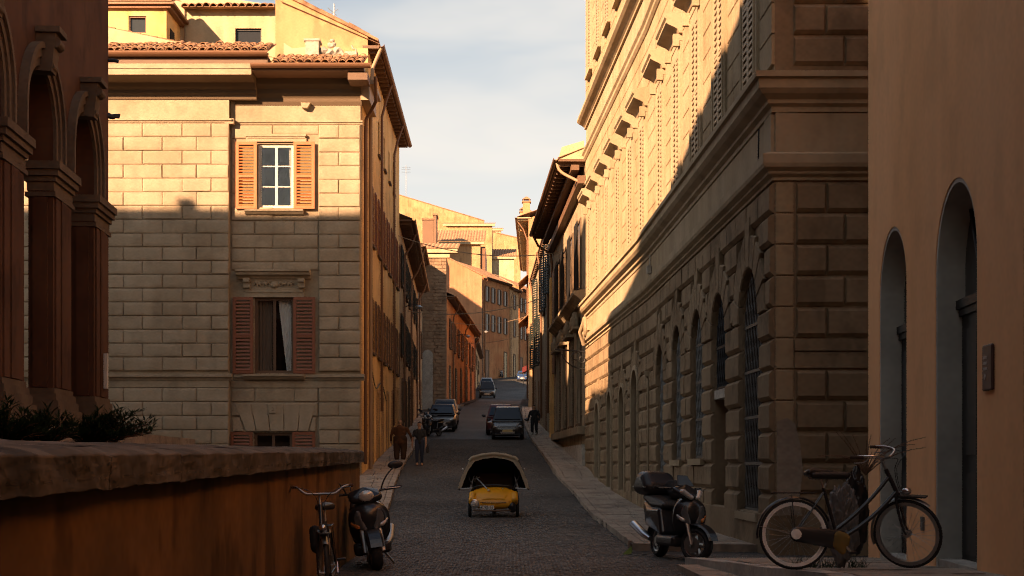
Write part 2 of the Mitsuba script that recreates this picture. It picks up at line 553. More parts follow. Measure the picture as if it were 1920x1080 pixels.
# ------------------------------------------------------------------ lie of the land: the street climbs away from the eye
_py = [-140, 0, 22, 30, 38, 45, 50, 55, 60, 66, 76, 87, 100, 115, 165, 200, 230, 260, 300, 420, 900]
_pz = [-1.5, -1.4, -1.43, -1.42, -1.38, -1.12, -.82, -.45, -.03, .5, 1.25, 2.0, 2.95, 4.15, 7.5, 10.6, 13.6, 16.4, 20.0, 28.0, 40.0]
GZ = PchipInterpolator(_py, _pz)
KR = PchipInterpolator([23.4, 34, 40, 47, 54, 60, 78, 100, 130, 165, 230, 300], [1.98, 2.06, 2.05, 1.98, 1.64, 1.45, .92, .75, .8, 1.3, 3.4, 6.0])   # kerb beside the palace
KL = PchipInterpolator([25, 37, 43.5, 51, 59.5, 66, 76, 93, 105, 115, 150, 165, 215, 232, 300], [-2.5, -3.2, -3.54, -3.99, -4.3, -4.4, -4.7, -5.1, -5.1, -4.5, -3.4, -3.4, -3.6, -1.3, 3.0])


def gz(y):
    return float(GZ(y))

# ================================================================== the ground
ys = np.r_[np.arange(-140, 0, 10), np.arange(0, 320, 2.0), np.arange(320, 901, 20)]
xs = np.r_[-400, -200, -80, -40, -20, -12, -8, -5, -2.5, 0, 2.5, 5, 8, 12, 20, 40, 80, 200, 400]
GXm, GYm = np.meshgrid(xs, ys, indexing='ij')
gv = np.stack([GXm, GYm, GZ(GYm)], -1).reshape(-1, 3)
ny_ = len(ys)
gf = [q for i in range(len(xs) - 1) for j in range(ny_ - 1) for a in [i * ny_ + j] for q in ([a, a + ny_, a + ny_ + 1], [a, a + ny_ + 1, a + 1])]
put('ground', tm(gv, gf), 'asphalt_mortar', kind='structure')


def strip(y0, y1, fl, fr, dz, step=2.0):
    yy = np.arange(y0, y1 + 1e-6, step)
    L = np.array([[fl(y), y, gz(y) + dz] for y in yy])
    R = np.array([[fr(y), y, gz(y) + dz] for y in yy])
    k = len(yy)
    f = [q for i in range(k - 1) for q in ([i, i + k, i + k + 1], [i, i + k + 1, i + 1])]
    return tm(np.vstack([L, R]), f)


KRx = lambda y: float(KR(max(y, 23.4))) if y > 23.4 else 9.0
KLx = lambda y: float(KL(max(y, 25.0))) if y > 25 else -2.4
road = put('road', strip(76, 300, lambda y: KLx(y) - .1, lambda y: KRx(y) + .1, .004), 'road_setts', kind='structure')
# setts laid one by one as far as they can be told apart
cs = []
for iy, y in enumerate(np.arange(16.5, 76, .102)):
    xl, xr = max(KLx(y), -y * .345) + .02, min(KRx(y), y * .345) - .02
    if y < 27:
        xl = max(-2.4, -y * .345)
    if y < 23.4:
        xr = 2.5 if y < 20.6 else 4.6
    n = int((xr - xl) / .112)
    cs.append(np.stack([xl + (np.arange(n) + .5 + .5 * (iy % 2)) * .112, np.full(n, y + .05), np.full(n, gz(y + .05))], 1))
cs = np.vstack(cs)
nc = len(cs)
cs[:, :2] += rng.normal(0, .004, (nc, 2))
hw, hd = rng.uniform(.049, .054, nc), rng.uniform(.044, .049, nc)
ht = .014 + rng.normal(0, .002, nc) + .012 * (meshkit.fbm(np.c_[cs[:, :2] * .5, np.zeros(nc)], 3, 4) - .5)
tl = rng.normal(0, .0016, (nc, 4))
cv = np.zeros((nc, 8, 3))
for k, (a, b) in enumerate(((-1, -1), (1, -1), (1, 1), (-1, 1))):
    cv[:, k] = cs + np.stack([a * hw, b * hd, np.full(nc, -.004)], 1)
    cv[:, 4 + k] = cs + np.stack([a * (hw - .012), b * (hd - .012), ht + tl[:, k]], 1)
cf = (BF[2:][None] + (np.arange(nc) * 8)[:, None, None]).reshape(-1, 3)
put('cobblestone', tm(cv.reshape(-1, 3), cf), 'cobble', parent=road, kind='stuff', label='small dark square setts laid in rows')


# ---- pavements: slabs and kerb stones
def lift(y):
    return .12 + (.12 * max(0, 1 - abs(y - 55) / 10) if y > 54 else 0)


def pave(par, kerb, wall, y0, y1, ncol, out, rowlen, liftf):
    yy, i = y0, 0
    k = 1 if out > 0 else -1
    while yy < y1:
        ln = rowlen * rng.uniform(.85, 1.15) * (1 + max(0, yy - 50) / 60)
        e = min(yy + ln, y1)
        g = .012
        cuts = np.linspace(0, 1, ncol + 1) + np.r_[0, rng.uniform(-.1, .1, ncol - 1), 0]
        for c in range(ncol):
            def X(y, f):
                a, b = kerb(y) + k * .2, wall(y) + k * .1
                return a + (b - a) * f
            za, zb = gz(yy) + liftf(yy + .01) + rng.normal(0, .004), gz(e) + liftf(e - .01) + rng.normal(0, .004)
            f0, f1 = cuts[c], cuts[c + 1]
            q = [(X(yy, f0) + k * g, yy + g), (X(yy, f1) - k * g, yy + g), (X(e, f1) - k * g, e - g), (X(e, f0) + k * g, e - g)]
            if k < 0:
                q = [q[1], q[0], q[3], q[2]]
            zz = [za, za, zb, zb]
            put('slab', hexa([(a, b, z - .14) for (a, b), z in zip(q, zz)] + [(a, b, z) for (a, b), z in zip(q, zz)]), 'pavement_stone', par)
        # the kerb stone
        a0, a1 = kerb(yy), kerb(e)
        ja, jb = rng.normal(0, .012, 2)
        q = [(a0 + ja, yy + .008), (a0 + k * .19, yy + .008), (a1 + k * .19, e - .008), (a1 + jb, e - .008)]
        if k < 0:
            q = [q[1], q[0], q[3], q[2]]
        zz = [gz(yy) + liftf(yy + .01) + .006] * 2 + [gz(e) + liftf(e - .01) + .006] * 2
        put('kerb_stone', hexa([(a, b, gz(b) - .03) for a, b in q] + [(a, b, z) for (a, b), z in zip(q, zz)]), 'pavement_stone', par)
        yy = e
        i += 1


WRx = lambda y: 4.68 - .025 * y if y < 40 else (5.6 - .048 * y if y < 57 else float(np.interp(y, [57, 76, 103, 150], [2.82, 2.1, 1.42, 1.9])))
WLx = lambda y: -2.5 if y < 24 else float(np.interp(y, [24, 54, 74.3, 105, 115, 150, 165, 215], [-2.6, -5.44, -5.61, -6.5, -5.05, -3.75, -4.2, -4.3]))
pv_r = put('pavement', strip(23.4, 152, KRx, lambda y: WRx(y) + .6, .085, 1.6), 'asphalt_mortar', kind='structure', label='stone pavement along the foot of the palace')
pave(pv_r, KRx, WRx, 23.4, 120, 2, 1, 1.0, lift)
pv_l = put('pavement', strip(25, 215, lambda y: WLx(y) - .6, KLx, .085, 1.6), 'asphalt_mortar', kind='structure', label='narrow stone pavement along the yellow house')
pave(pv_l, KLx, WLx, 25, 125, 2, -1, .9, lambda y: .12)
# raised forecourt before the peach building
fc = [(2.36, 20.45), (2.75, 17.5), (3.0, 14.0), (3.1, 2.0), (9, 2.0), (9, 20.45)]
FZ = lambda y: float(np.interp(y, [2, 14.7, 16.8, 20.45], [-1.0, -1.05, -1.16, -1.28]))
fcp = Polygon(fc)
pf = put('forecourt', bx(3.15, 9, 2.0, 20.3, -1.6, -1.32), 'asphalt_mortar', kind='structure', label='raised stone forecourt before the peach plaster building')
for j, y in enumerate(np.arange(13.2, 20.4, 1.05)):
    e = min(y + 1.05, 20.45)
    xe = lambda yy: float(np.interp(yy, [2, 14, 17.5, 20.45], [3.1, 3.0, 2.75, 2.36]))
    cut = [0, .26, 1.2 + .35 * (j % 2), 2.6]
    for c in range(3):
        q = [(xe(y) + cut[c] + .008, y + .008), (xe(y) + cut[c + 1] - .008, y + .008), (xe(e) + cut[c + 1] - .008, e - .008), (xe(e) + cut[c] + .008, e - .008)]
        z0, z1 = FZ(y), FZ(e)
        put('slab' if c else 'kerb_stone', hexa([(a, b, -1.6) for a, b in q] + [(a, b, z + rng.normal(0, .004)) for (a, b), z in zip(q, (z0, z0, z1, z1))]), 'pavement_stone' if c else 'cement', pf)
for j in range(4):   # lower step slabs by the road
    y = 15.2 + j * 1.15
    q = [(2.35 - .04 * j, y), (3.1 - .1 * j, y), (3.0 - .1 * j, y + 1.13), (2.31 - .04 * j, y + 1.13)]
    put('step_slab', hexa([(a, b, -1.6) for a, b in q] + [(a, b, -1.33 + .004 * rng.normal()) for a, b in q]), 'pavement_stone', pf)

# ================================================================== parapet wall at the near side of the terrace
PWx = lambda y: -1.75 - .029 * y
pw = thing('parapet_wall', 'low orange plaster wall with thick weathered stone coping beside the parked bicycle', 'wall')
y0, y1 = 2.0, 24.0
Fp = Frame((PWx(y0), y0), (PWx(y1), y1), 1)   # outward = street
zt = lambda u: -.15 + .19 * (u / Fp.L)
N = 60
uu = np.linspace(0, Fp.L, N)
zz = np.linspace(0, 1, 14)
gu, gq = np.meshgrid(uu, zz, indexing='ij')
top = np.array([zt(u) for u in uu])
gzm = -1.75 + (top[:, None] + 1.75) * gq
gd = .03 * (meshkit.fbm(np.stack([gu * .9, gzm * 1.2, gu * 0], -1), 3, 1) - .5)
gd[:, 0] -= 0
V = np.stack([gu, gd, gzm], -1).reshape(-1, 3)
Fc = [q for i in range(N - 1) for j in range(13) for a in [i * 14 + j] for q in ([a, a + 15, a + 14], [a, a + 1, a + 15])]
body = cat([tm(V, np.array(Fc)[:, ::1]), bx(0, Fp.L, -.5, -.06, -1.75, -.16), bx(Fp.L - .4, Fp.L - .002, -.5, -.005, -1.75, .03)])
put('wall', Fp(body), 'parapet_plaster', pw, smooth=30)
u = 0.3
i = 0
while u < Fp.L - .05:
    ln = min(rng.uniform(1.7, 2.9), Fp.L + .04 - u)
    z = zt(u + ln / 2)
    # rough coping stone: sloping top, rounded nose
    m = trimesh.creation.box(extents=[ln - .012, .66, .18]).subdivide().subdivide().subdivide().subdivide()
    v = np.asarray(m.vertices).copy()
    v[:, 2] += .085
    f = np.clip((v[:, 1] + .33) / .66, 0, 1)
    up = v[:, 2] > .1
    v[:, 2] = np.where(v[:, 2] > .08, v[:, 2] + .045 * (1 - f), v[:, 2])
    v[:, 2] -= .022 * np.clip((f - .85) / .15, 0, 1) ** 2 * (v[:, 2] > .06)
    nz = meshkit.fbm((v + [u + ln / 2, 0, 0]) * 4.5, 5, 6)[:, None] - .5
    nz2 = meshkit.fbm((v + [u + ln / 2, 0, 0]) * 16, 3, 9)[:, None] - .5
    edge = np.clip((np.abs(v[:, :1]) - (ln / 2 - .10)) / .10, 0, 1) ** 2
    v += nz * np.array([.0, .055, .028]) + nz2 * np.array([.0, .022, .014]) - edge * np.array([0, .012, .010])
    v[:, 2] += np.array([zt(q) for q in u + ln / 2 + v[:, 0]]) - z
    v += [u + ln / 2, -.25, z]
    put('coping_stone', Fp(tm(v, m.faces)), 'coping', pw, smooth=50)
    u += ln
    i += 1
# the terrace the arcade stands on
put('terrace', cat([bx(-40, PWx(24) - .45, -30, 33, -1.6, .55), bx(-40, -1.9, -30, 2, -1.6, -.3)]) if False else
    hexa([(-40, 2, -1.6), (PWx(2) - .45, 2, -1.6), (PWx(24) - .45, 24, -1.6), (-40, 24, -1.6), (-40, 2, -.25), (PWx(2) - .45, 2, -.25), (PWx(24) - .45, 24, -.05), (-40, 24, -.05)]),
    'asphalt_mortar', kind='structure')
put('terrace', hexa([(-40, 20, -1.6), (-6.4, 20, -1.6), (-7.0, 33, -1.6), (-40, 33, -1.6), (-40, 20, .55), (-6.4, 20, .55), (-7.0, 33, .55), (-40, 33, .55)]), 'pavement_stone', kind='structure')

# ================================================================== arcade building (dark, near the eye on the terrace)
ab = thing('arcade_building', 'dark red plastered building with an arcade of moulded stone arches', 'building')
AX = lambda y: -8.22 + .063 * (30.4 - y)
Fa = Frame((AX(-30), -30), (AX(30.4), 30.4), 1)
cosA = Fa.L / 60.4
far_u = lambda y: (y + 30) * cosA
pit = 3.25
ends = [30.4 - pit * k for k in range(6)]
holes = []
for k in range(5):
    uf, un = far_u(ends[k] - 1.35), far_u(ends[k + 1])
    holes.append(((uf + un) / 2, uf - un))
prof = Polygon([(0, -1.4), (Fa.L, -1.4), (Fa.L, 12.35), (far_u(5), 15.8), (far_u(-3), 13.4), (far_u(-9), 12.8), (0, 12.8)])  # top edge is out of view, raked to throw the palace shadow line
wallp = prof
for uc, w in holes:
    wallp = wallp.difference(arch_poly(uc, w, .55, 5.65, 20))
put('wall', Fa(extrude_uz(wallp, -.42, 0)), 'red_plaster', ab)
for k, (uc, w) in enumerate(holes[:4]):
    r = w / 2
    # moulded archivolt in three steps, voussoir by voussoir on its face
    for (ra, rb, d) in ((r + .002, r + .14, .06), (r + .142, r + .28, .10), (r + .282, r + .38, .15)):
        th = np.linspace(0, math.pi, 25)
        outer = [(uc + rb * math.cos(a), 5.65 + rb * math.sin(a)) for a in th]
        inner = [(uc + ra * math.cos(a), 5.65 + ra * math.sin(a)) for a in th[::-1]]
        ring = Polygon(outer + inner)
        legs = unary_union([sbox(uc - rb, 5.22, uc - ra, 5.65), sbox(uc + ra, 5.22, uc + rb, 5.65)])
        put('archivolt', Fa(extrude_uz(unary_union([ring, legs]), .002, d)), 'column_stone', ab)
    ks = cat([hexa([(uc - .16, -.5, 6.55), (uc + .16, -.5, 6.55), (uc + .16, .24, 6.5), (uc - .16, .24, 6.5), (uc - .22, -.5, 7.12), (uc + .22, -.5, 7.12), (uc + .22, .32, 7.12), (uc - .22, .32, 7.12)]),
              bx(uc - .27, uc + .27, .001, .40, 7.125, 7.22),
              revolve([(0, -.17), (.09, -.17), (.09, .17), (0, .17)], 'x', (uc, .30, 6.98), 14), revolve([(0, -.13), (.06, -.13), (.06, .13), (0, .13)], 'x', (uc, .22, 6.6), 12)])
    put('keystone', Fa(ks), 'column_stone', ab)
for k in range(5):
    ua, ub = far_u(ends[k] - 1.35), far_u(ends[k])
    c0, c1 = ua - .0, ub + .0
    lay = []
    for (z0, z1, o) in ((4.62, 4.70, .05), (4.72, 4.88, .02), (4.88, 4.97, .06), (4.97, 5.08, .11), (5.08, 5.22, .15)):
        lay.append(bx(c0 - o, c1 + o, -.42 - o, o, z0, z1 - .004))
    put('capital', Fa(cat(lay)), 'column_stone', ab)
    lay = [bx(c0 - o, c1 + o, -.42 - o, o, z0, z1 - .004) for (z0, z1, o) in ((.551, .95, .16), (.95, 1.1, .11), (1.1, 1.22, .07), (1.22, 1.32, .03))]
    put('base', Fa(cat(lay)), 'column_stone', ab)
    lay = [bx(c0 + .12, c1 - .12, .001, .03, 1.33, 4.61), bx(c0 + .45, c1 - .45, .03, .05, 1.33, 4.61)]
    lay += [bx(c0 - .05, c0 - .001, -.34, -.09, 1.33, 4.61)]
    put('pilaster', Fa(cat(lay)), 'red_plaster', ab)
# loggia interior, end wall, unseen roof bodies added and shaped so their sky-line shades the street
put('loggia', Fa(cat([bx(0, Fa.L - .4, -4.6, -4.2, .55, 8.2), bx(0, Fa.L, -4.2, -.425, 7.75, 8.2)])), 'loggia_plaster', ab)
endp = Polygon([(-14.4, -1.4), (-.54, -1.4), (-.54, 10.6), (-6.3, 13.6), (-14.4, 13.6)]).difference(arch_poly(-2.4, 2.9, .55, 5.2, 16))
Fe = Frame((AX(30.4), 30.4 - .4), (AX(30.4) + 1, 30.4 - .4), 1)
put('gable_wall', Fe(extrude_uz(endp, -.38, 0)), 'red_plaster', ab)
bod = [bx(-14.2, -12.6, -28, 29.9, -1.4, 13.2),
       bx(-19.95, -14.9, 28.8, 29.9, -1.4, 21.5), bx(-40, -19.95, 26, 29.95, -1.4, 19.35), bx(-40, -15.6, 8, 28.1, -1.4, 10)]
put('shade_block', cat(bod), 'grey_plaster', ab)  # thin blocks out of view, added to cast the shadow edges
rf = [hexa([(-12.7, -28, 12.9), (AX(-28) - .5, -28, 10.4), (-8.55, 29.9, 10.4), (-14.3, 29.9, 13.4), (-12.7, -28, 13.1), (AX(-28) - .5, -28, 10.6), (-8.55, 29.9, 10.6), (-14.3, 29.9, 13.6)])]
put('roof', cat(rf), 'tile', ab)
put('chimney', bx(-27.1, -26.65, 29.3, 29.7, 19.3, 19.85), 'brick', ab)  # unseen stub added for its small shadow on the stone house
# small dark brackets on the corner, a small box on the pier
for z in (7.06, 8.2):
    q = Fa.pt(Fa.L, 0, z)
    b = thing('iron_bracket', ['dark iron bracket jutting from the arcade corner, lower of the two', 'dark iron stub high on the arcade corner under the neighbouring eave'][z > 8], 'bracket')
    o = np.array([q[0], q[1], z])
    put('arm', cat([tube([o + [-.1, -.05, 0], o + [.12, .02, .02], o + [.2, .05, .0]], .035), ]) if z > 8 else
        cat([sph_hull([(*(o + [-.12, -.1, .02]), .05), (*(o + [.0, 0, .05]), .045), (*(o + [.1, .02, 0]), .04)]), sph_hull([(*(o + [.05, 0, .03]), .03), (*(o + [.22, .05, .07]), .015), (*(o + [.2, .05, .0]), .02)])]), 'iron', b)
put('switch_box', Fa(bx(Fa.L - .75, Fa.L - .62, .06, .13, 1.5, 2.2)), 'white_paint', None, label='narrow pale box fixed to the last arcade pier', cat='box')

# ================================================================== pale stone house facing the eye
Y0 = 54.0
K = 2800 / Y0
HU = lambda px: (px - 960) / K
HZ = lambda py: (870 - py) / K
Fh = Frame((0, Y0), (1, Y0), 1)
sh = thing('stone_house', 'pale stone-block house with orange louvred shutters facing down the street', 'house')
UL, UA, UP, UR = -19.8, HU(433), HU(597), HU(676)
TOPZ = HZ(150)
uw = (HU(484), HU(551), HZ(390), HZ(270))     # upper window opening
mw = (HU(477), HU(551), HZ(700), HZ(558))     # middle window opening
lw = (HU(476), HU(548), HZ(900), HZ(811))     # lower window opening
wp = sbox(UA - .3, -1.2, UR, TOPZ)
for a, b, c, d in (uw, mw, lw):
    wp = wp.difference(sbox(a, c, b, d))
put('wall', Fh(extrude_uz(wp, -.42, 0)), 'ashlar_joint', sh)
put('bay_wall', Fh(bx(UL, UA - .02, -.4, .30, -1.2, TOPZ)), 'ashlar_joint', sh)
put('return_wall', cat([bx(UR - .42, UR - .002, Y0 + .42, Y0 + 2.6, -1.2, HZ(165)), bx(UL, UR - .45, Y0 + 2.3, Y0 + 2.6, -1.2, HZ(165))]), 'yellow_plaster', sh)
put('room', cat([bx(UA, UR - .5, Y0 + 1.9, Y0 + 2.0, -1, 13), bx(UA, UR - .5, Y0 + .45, Y0 + 1.9, 5.3, 5.5), bx(UA, UR - .5, Y0 + .45, Y0 + 1.9, .6, .8), bx(UA, UA + .1, Y0 + .45, Y0 + 1.9, -1, 13), bx(UR - .6, UR - .5, Y0 + .45, Y0 + 1.9, -1, 13)]), 'dark_room', sh)
blocks = []
zr = lambda k: HZ(235 + 25.65 * k)
rows = [(zr(k + 1), zr(k), k) for k in range(18)] + [(HZ(728 + 26.2 * (k + 1)), HZ(728 + 26.2 * k), k + 19) for k in range(8)]
joA = [[50, 124, 198, 272, 346, 400], [15, 89, 163, 236.5, 309, 372.6]]
avoid = [sbox(HU(441), HZ(404), HU(597), HZ(252)), sbox(HU(434), HZ(704), HU(597), HZ(507)), sbox(HU(436), HZ(960), HU(593), HZ(756))]
for (z0, z1, k) in rows:
    if z0 < -.75:
        continue
    ju = [HU(x) for x in joA[k % 2]] + [UA - .005]
    for a, b in zip(ju[:-1], ju[1:]):
        blocks.append((a, b, z0, z1, .30, .385, 1))
    pts = [UA + .02] + [HU(x) for x in ([478, 552] if k % 2 else [512])] + [UP]
    for a, b in zip(pts[:-1], pts[1:]):
        r = sbox(a, z0, b, z1)
        for v in avoid:
            r = r.difference(v)
        for g in getattr(r, 'geoms', [r]):
            if g.is_empty:
                continue
            q = g.bounds
            if q[2] - q[0] > .12 and q[3] - q[1] > .12:
                blocks.append((q[0], q[2], q[1], q[3], 0, .07, 0))
    pts = [UP + .02, UR] if k % 2 else [UP + .02, HU(636), UR]
    for a, b in zip(pts[:-1], pts[1:]):
        blocks.append((a, b, z0, z1, 0, .115, 0))
for i, (a, b, z0, z1, d0, d1, A) in enumerate(blocks):
    put('stone', Fh(stone(a, b, z0, z1, d0 + .001, d1 - .012 * rng.random(), bev=.035, rough=.034 if z1 < 9.5 else .02, nu=6, nz=3, seed=i, gap=.006)), 'ashlar', sh, smooth=40)
# smooth frieze under the cornice and string mouldings
put('frieze', Fh(cat([bx(UL, UA - .004, .302, .34, HZ(227), HZ(192)), bx(UA + .01, UR, .001, .05, HZ(227), HZ(165))])), 'ashlar', sh)
sp = lambda d, z, h, o: [(d, z), (d + o * .4, z), (d + o * .6, z + h * .45), (d + o, z + h * .5), (d + o, z + h), (d, z + h)]
put('string_course', Fh(cat([profile_run(sp(.30, HZ(234), HZ(227) - HZ(234), .14), UL, UA + .1), profile_run(sp(0, HZ(234), HZ(227) - HZ(234), .12), UA + .02, UR + .08)])), 'ashlar', sh)
h1 = HZ(702) - HZ(714)
put('string_course', Fh(cat([profile_run(sp(.30, HZ(714), h1, .22), UL, UA + .12), profile_run(sp(0, HZ(714), h1, .14), UA + .13, UP), profile_run(sp(.05, HZ(714), h1, .22), UP + .003, UR + .16)])), 'ashlar', sh)
put('string_band', Fh(cat([bx(UL, UA, .303, .36, HZ(727), HZ(714.6)), bx(UA + .02, UP, .002, .06, HZ(727), HZ(714.6)), bx(UP + .002, UR, .002, .1, HZ(727), HZ(714.6))])), 'ashlar', sh)
# cornice
z = HZ
pc = lambda o, top: [(0, z(191)), (.06 + o, z(191)), (.10 + o, z(184)), (.16 + o, z(180)), (.16 + o, z(175)), (.26 + o, z(170)), (.34 + o, z(163)), (1.2 + o, z(160.2)), (1.2 + o, z(top)), (0, z(top))]
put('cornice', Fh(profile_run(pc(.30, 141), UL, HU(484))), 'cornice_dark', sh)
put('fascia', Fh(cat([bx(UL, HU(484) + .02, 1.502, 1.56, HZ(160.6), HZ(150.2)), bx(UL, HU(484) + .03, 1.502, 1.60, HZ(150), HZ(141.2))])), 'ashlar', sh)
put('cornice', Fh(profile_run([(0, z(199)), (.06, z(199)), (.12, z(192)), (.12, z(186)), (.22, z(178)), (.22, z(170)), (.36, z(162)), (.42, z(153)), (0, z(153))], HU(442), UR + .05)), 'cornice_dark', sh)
put('corner_block', Fh(bx(UA - .16, UA + .16, .0, .36, HZ(236), HZ(226))), 'ashlar', sh)
put('broken_stub', Fh(cat([hexa([(HU(568), .05, HZ(205)), (HU(578), .05, HZ(206)), (HU(578), .3, HZ(206)), (HU(568), .3, HZ(205)), (HU(566), .05, HZ(196)), (HU(584), .05, HZ(196)), (HU(584), .3, HZ(196)), (HU(566), .3, HZ(196))])])), 'ashlar', sh)


def gutter(F, u0, u1, d, z, r, name, par, mat='gutter_copper'):
    th = np.linspace(math.pi, 2 * math.pi, 9)
    o = [(d + r * math.cos(a), z + r * math.sin(a)) for a in th]
    i_ = [(d + (r - .012) * math.cos(a), z + (r - .012) * math.sin(a)) for a in th[::-1]]
    put(name, F(profile_run(o + i_, u0, u1)), mat, par)


gutter(Fh, UL, HU(517), 1.72, HZ(121.5), .17, 'gutter', sh)
gutter(Fh, HU(485), HU(703), 1.62, HZ(142), .15, 'gutter', sh)
put('eave', Fh(cat([bx(UL, HU(515), .2, 1.58, HZ(140.8), HZ(126)), bx(HU(485), HU(690), .1, 1.5, HZ(152.5), HZ(147)), bx(HU(660), HU(696), .45, 1.4, HZ(168), HZ(153.5))])), 'wood_dark', sh)
# side eave over the lane with its rafters and downpipe
Fs = Frame((UR, Y0 - .2), (UR + .001, Y0 + 2.6), 1)
put('lane_eave', Fs(cat([bx(0, 2.7, .0, .52, HZ(160), HZ(152)), bx(0, 2.7, .02, .34, HZ(190), HZ(160.5))])), 'gutter_tan', sh)
put('downpipe', tube(curve([(UR + .58, Y0 - .5, HZ(150)), (UR + .58, Y0 - .3, HZ(180)), (UR + .5, Y0 + .3, HZ(196)), (UR + .17, Y0 + .62, HZ(206)), (UR + .12, Y0 + .66, HZ(225)), (UR + .12, Y0 + .66, 5), (UR + .12, Y0 + .66, 0)], 30), .062), 'gutter_copper', sh, smooth=True)
# roof tiles, one by one
for (u0, u1, d, zb, rows_) in ((HU(208), HU(514), 1.7, HZ(120), 5), (HU(522), HU(688), 1.6, HZ(140.5), 5)):
    n = int((u1 - u0) / .285)
    roof = put('roof', Fh(hexa([(u0, d, zb - .06), (u1, d, zb - .06), (u1, d - 2.2, zb + .84), (u0, d - 2.2, zb + .84), (u0, d, zb - .02), (u1, d, zb - .02), (u1, d - 2.2, zb + .88), (u0, d - 2.2, zb + .88)])), 'tile', sh)
    for r_ in range(rows_):
        for i in range(n):
            uc = u0 + (i + .5) * (u1 - u0) / n + rng.normal(0, .012)
            m = moved(TILE, mat4([uc, Y0 - d + r_ * .36 - .05, zb + r_ * .145 + rng.normal(0, .014)], rng.normal(0, .06), 0, math.atan(.36) + rng.normal(0, .03)))
            put('tile', tm((np.asarray(m.vertices) - [uc, 0, 0]) * [1.25, 1, 1.0] + [uc, 0, 0], m.faces), 'tile', roof, smooth=40)


# windows of the stone house
def casement(par, F, u0, u1, z0, z1, mat, bars, d=-.16, fw=.055):
    w = put('window', F(cat([bx(u0, u0 + fw, d, d + .07, z0, z1), bx(u1 - fw, u1, d, d + .07, z0, z1), bx(u0 + fw, u1 - fw, d, d + .07, z0, z0 + fw), bx(u0 + fw, u1 - fw, d, d + .07, z1 - fw, z1)])), mat, par)
    mid = (u0 + u1) / 2
    for a, b in ((u0 + fw, mid), (mid, u1 - fw)):
        s = .05
        l = [bx(a + .003, a + s, d + .01, d + .06, z0 + fw, z1 - fw), bx(b - s, b - .003, d + .01, d + .06, z0 + fw, z1 - fw), bx(a + s, b - s, d + .01, d + .06, z0 + fw, z0 + fw + s), bx(a + s, b - s, d + .01, d + .06, z1 - fw - s, z1 - fw)]
        for t in range(1, bars):
            zz_ = z0 + fw + (z1 - z0 - 2 * fw) * t / bars
            l.append(bx(a + s, b - s, d + .015, d + .055, zz_ - .02, zz_ + .02))
        put('sash', F(cat(l)), mat, w)
        for t in range(bars):
            za = z0 + fw + (z1 - z0 - 2 * fw) * t / bars + .02
            zb = z0 + fw + (z1 - z0 - 2 * fw) * (t + 1) / bars - .02
            put('pane', F(tm([[a + s, d + .03, za], [b - s, d + .03, za], [b - s, d + .03, zb], [a + s, d + .03, zb]], [[0, 1, 2], [0, 2, 3]])), 'glass_pane', w)
    return w


def cloth(F, u0, u1, d, z0, z1, taper=0.0, folds=5):
    n = 24
    uu_ = np.linspace(0, 1, n)
    zz_ = np.linspace(0, 1, 8)
    V = [[u0 + (u1 - u0) * (f + taper * (1 - f) * (1 - h) * 1.0), d + .035 * math.sin(f * folds * 6.28), z0 + (z1 - z0) * h] for f in uu_ for h in zz_]
    Fc = [q for i in range(n - 1) for j in range(7) for a in [i * 8 + j] for q in ([a, a + 8, a + 9], [a, a + 9, a + 1])]
    return F(tm(V, Fc))


casement(sh, Fh, uw[0], uw[1], uw[2], uw[3], 'white_paint', 3)
put('curtain', cloth(Fh, HU(540), HU(550), -.28, uw[2], uw[3], .3), 'curtain', sh, smooth=True)
casement(sh, Fh, mw[0], mw[1], mw[2], mw[3], 'wood_dark', 1)
put('curtain', cloth(Fh, HU(519), HU(550), -.30, mw[2], mw[3], .55, 6), 'curtain', sh, smooth=True, label='pale curtain drawn aside behind the glass')
put('curtain', cloth(Fh, HU(478), HU(508), -.34, mw[2], mw[3], 0, 5), 'curtain_dark', sh, smooth=True)
casement(sh, Fh, lw[0], lw[1], lw[2], lw[3], 'wood_dark', 2)
for (w_, mat, ua, ub, za, zb) in (('u', 'shutter_orange', HU(443.5), HU(483), HZ(393), HZ(267.5)), ('u', 'shutter_orange', HU(551.5), HU(591), HZ(393), HZ(267.5)),
                                 ('m', 'shutter_red', HU(438), HU(476), HZ(701), HZ(558)), ('m', 'shutter_red', HU(551), HU(592), HZ(701), HZ(558)),
                                 ('l', 'shutter_red', HU(434), HU(475), HZ(900), HZ(810)), ('l', 'shutter_red', HU(549), HU(592), HZ(900), HZ(810))):
    fm, sm = slat_shutter(ub - ua, zb - za, .05, .11, 22 if w_ != 'l' else 14)
    o = dict(u=ua, d=.13, z=za)
    s_ = put('shutter', Fh(shift(fm, **o)), mat, sh)
    put('slat_panel', Fh(shift(sm, **o)), mat, s_, kind='stuff')
# window dressings
put('window_architrave', Fh(cat([bx(HU(462), HU(575), .003, .10, HZ(266.5), HZ(260)), bx(HU(464), HU(573), .003, .14, HZ(260), HZ(257)), bx(HU(462), HU(575), .003, .18, HZ(257), HZ(253))])), 'ashlar', sh)
put('window_sill', Fh(profile_run([(0, HZ(403)), (.14, HZ(403)), (.24, HZ(399)), (.28, HZ(398)), (.28, HZ(394.5)), (0, HZ(394.5))], HU(461), HU(570))), 'ashlar', sh)
put('window_sill', Fh(profile_run([(0, HZ(712)), (.2, HZ(712)), (.34, HZ(706)), (.34, HZ(702.5)), (0, HZ(702.5))], HU(458), HU(572))), 'ashlar', sh)
put('window_architrave', Fh(cat([bx(HU(459), HU(571), .003, .09, HZ(557.5), HZ(549)), bx(HU(461), HU(469), .003, .09, HZ(549), HZ(541)), bx(HU(561), HU(569), .003, .09, HZ(549), HZ(541)), bx(HU(462), HU(568), .003, .13, HZ(549), HZ(546)),
                                 bx(HU(469), HU(561), .003, .05, HZ(546), HZ(523))])), 'ashlar', sh)
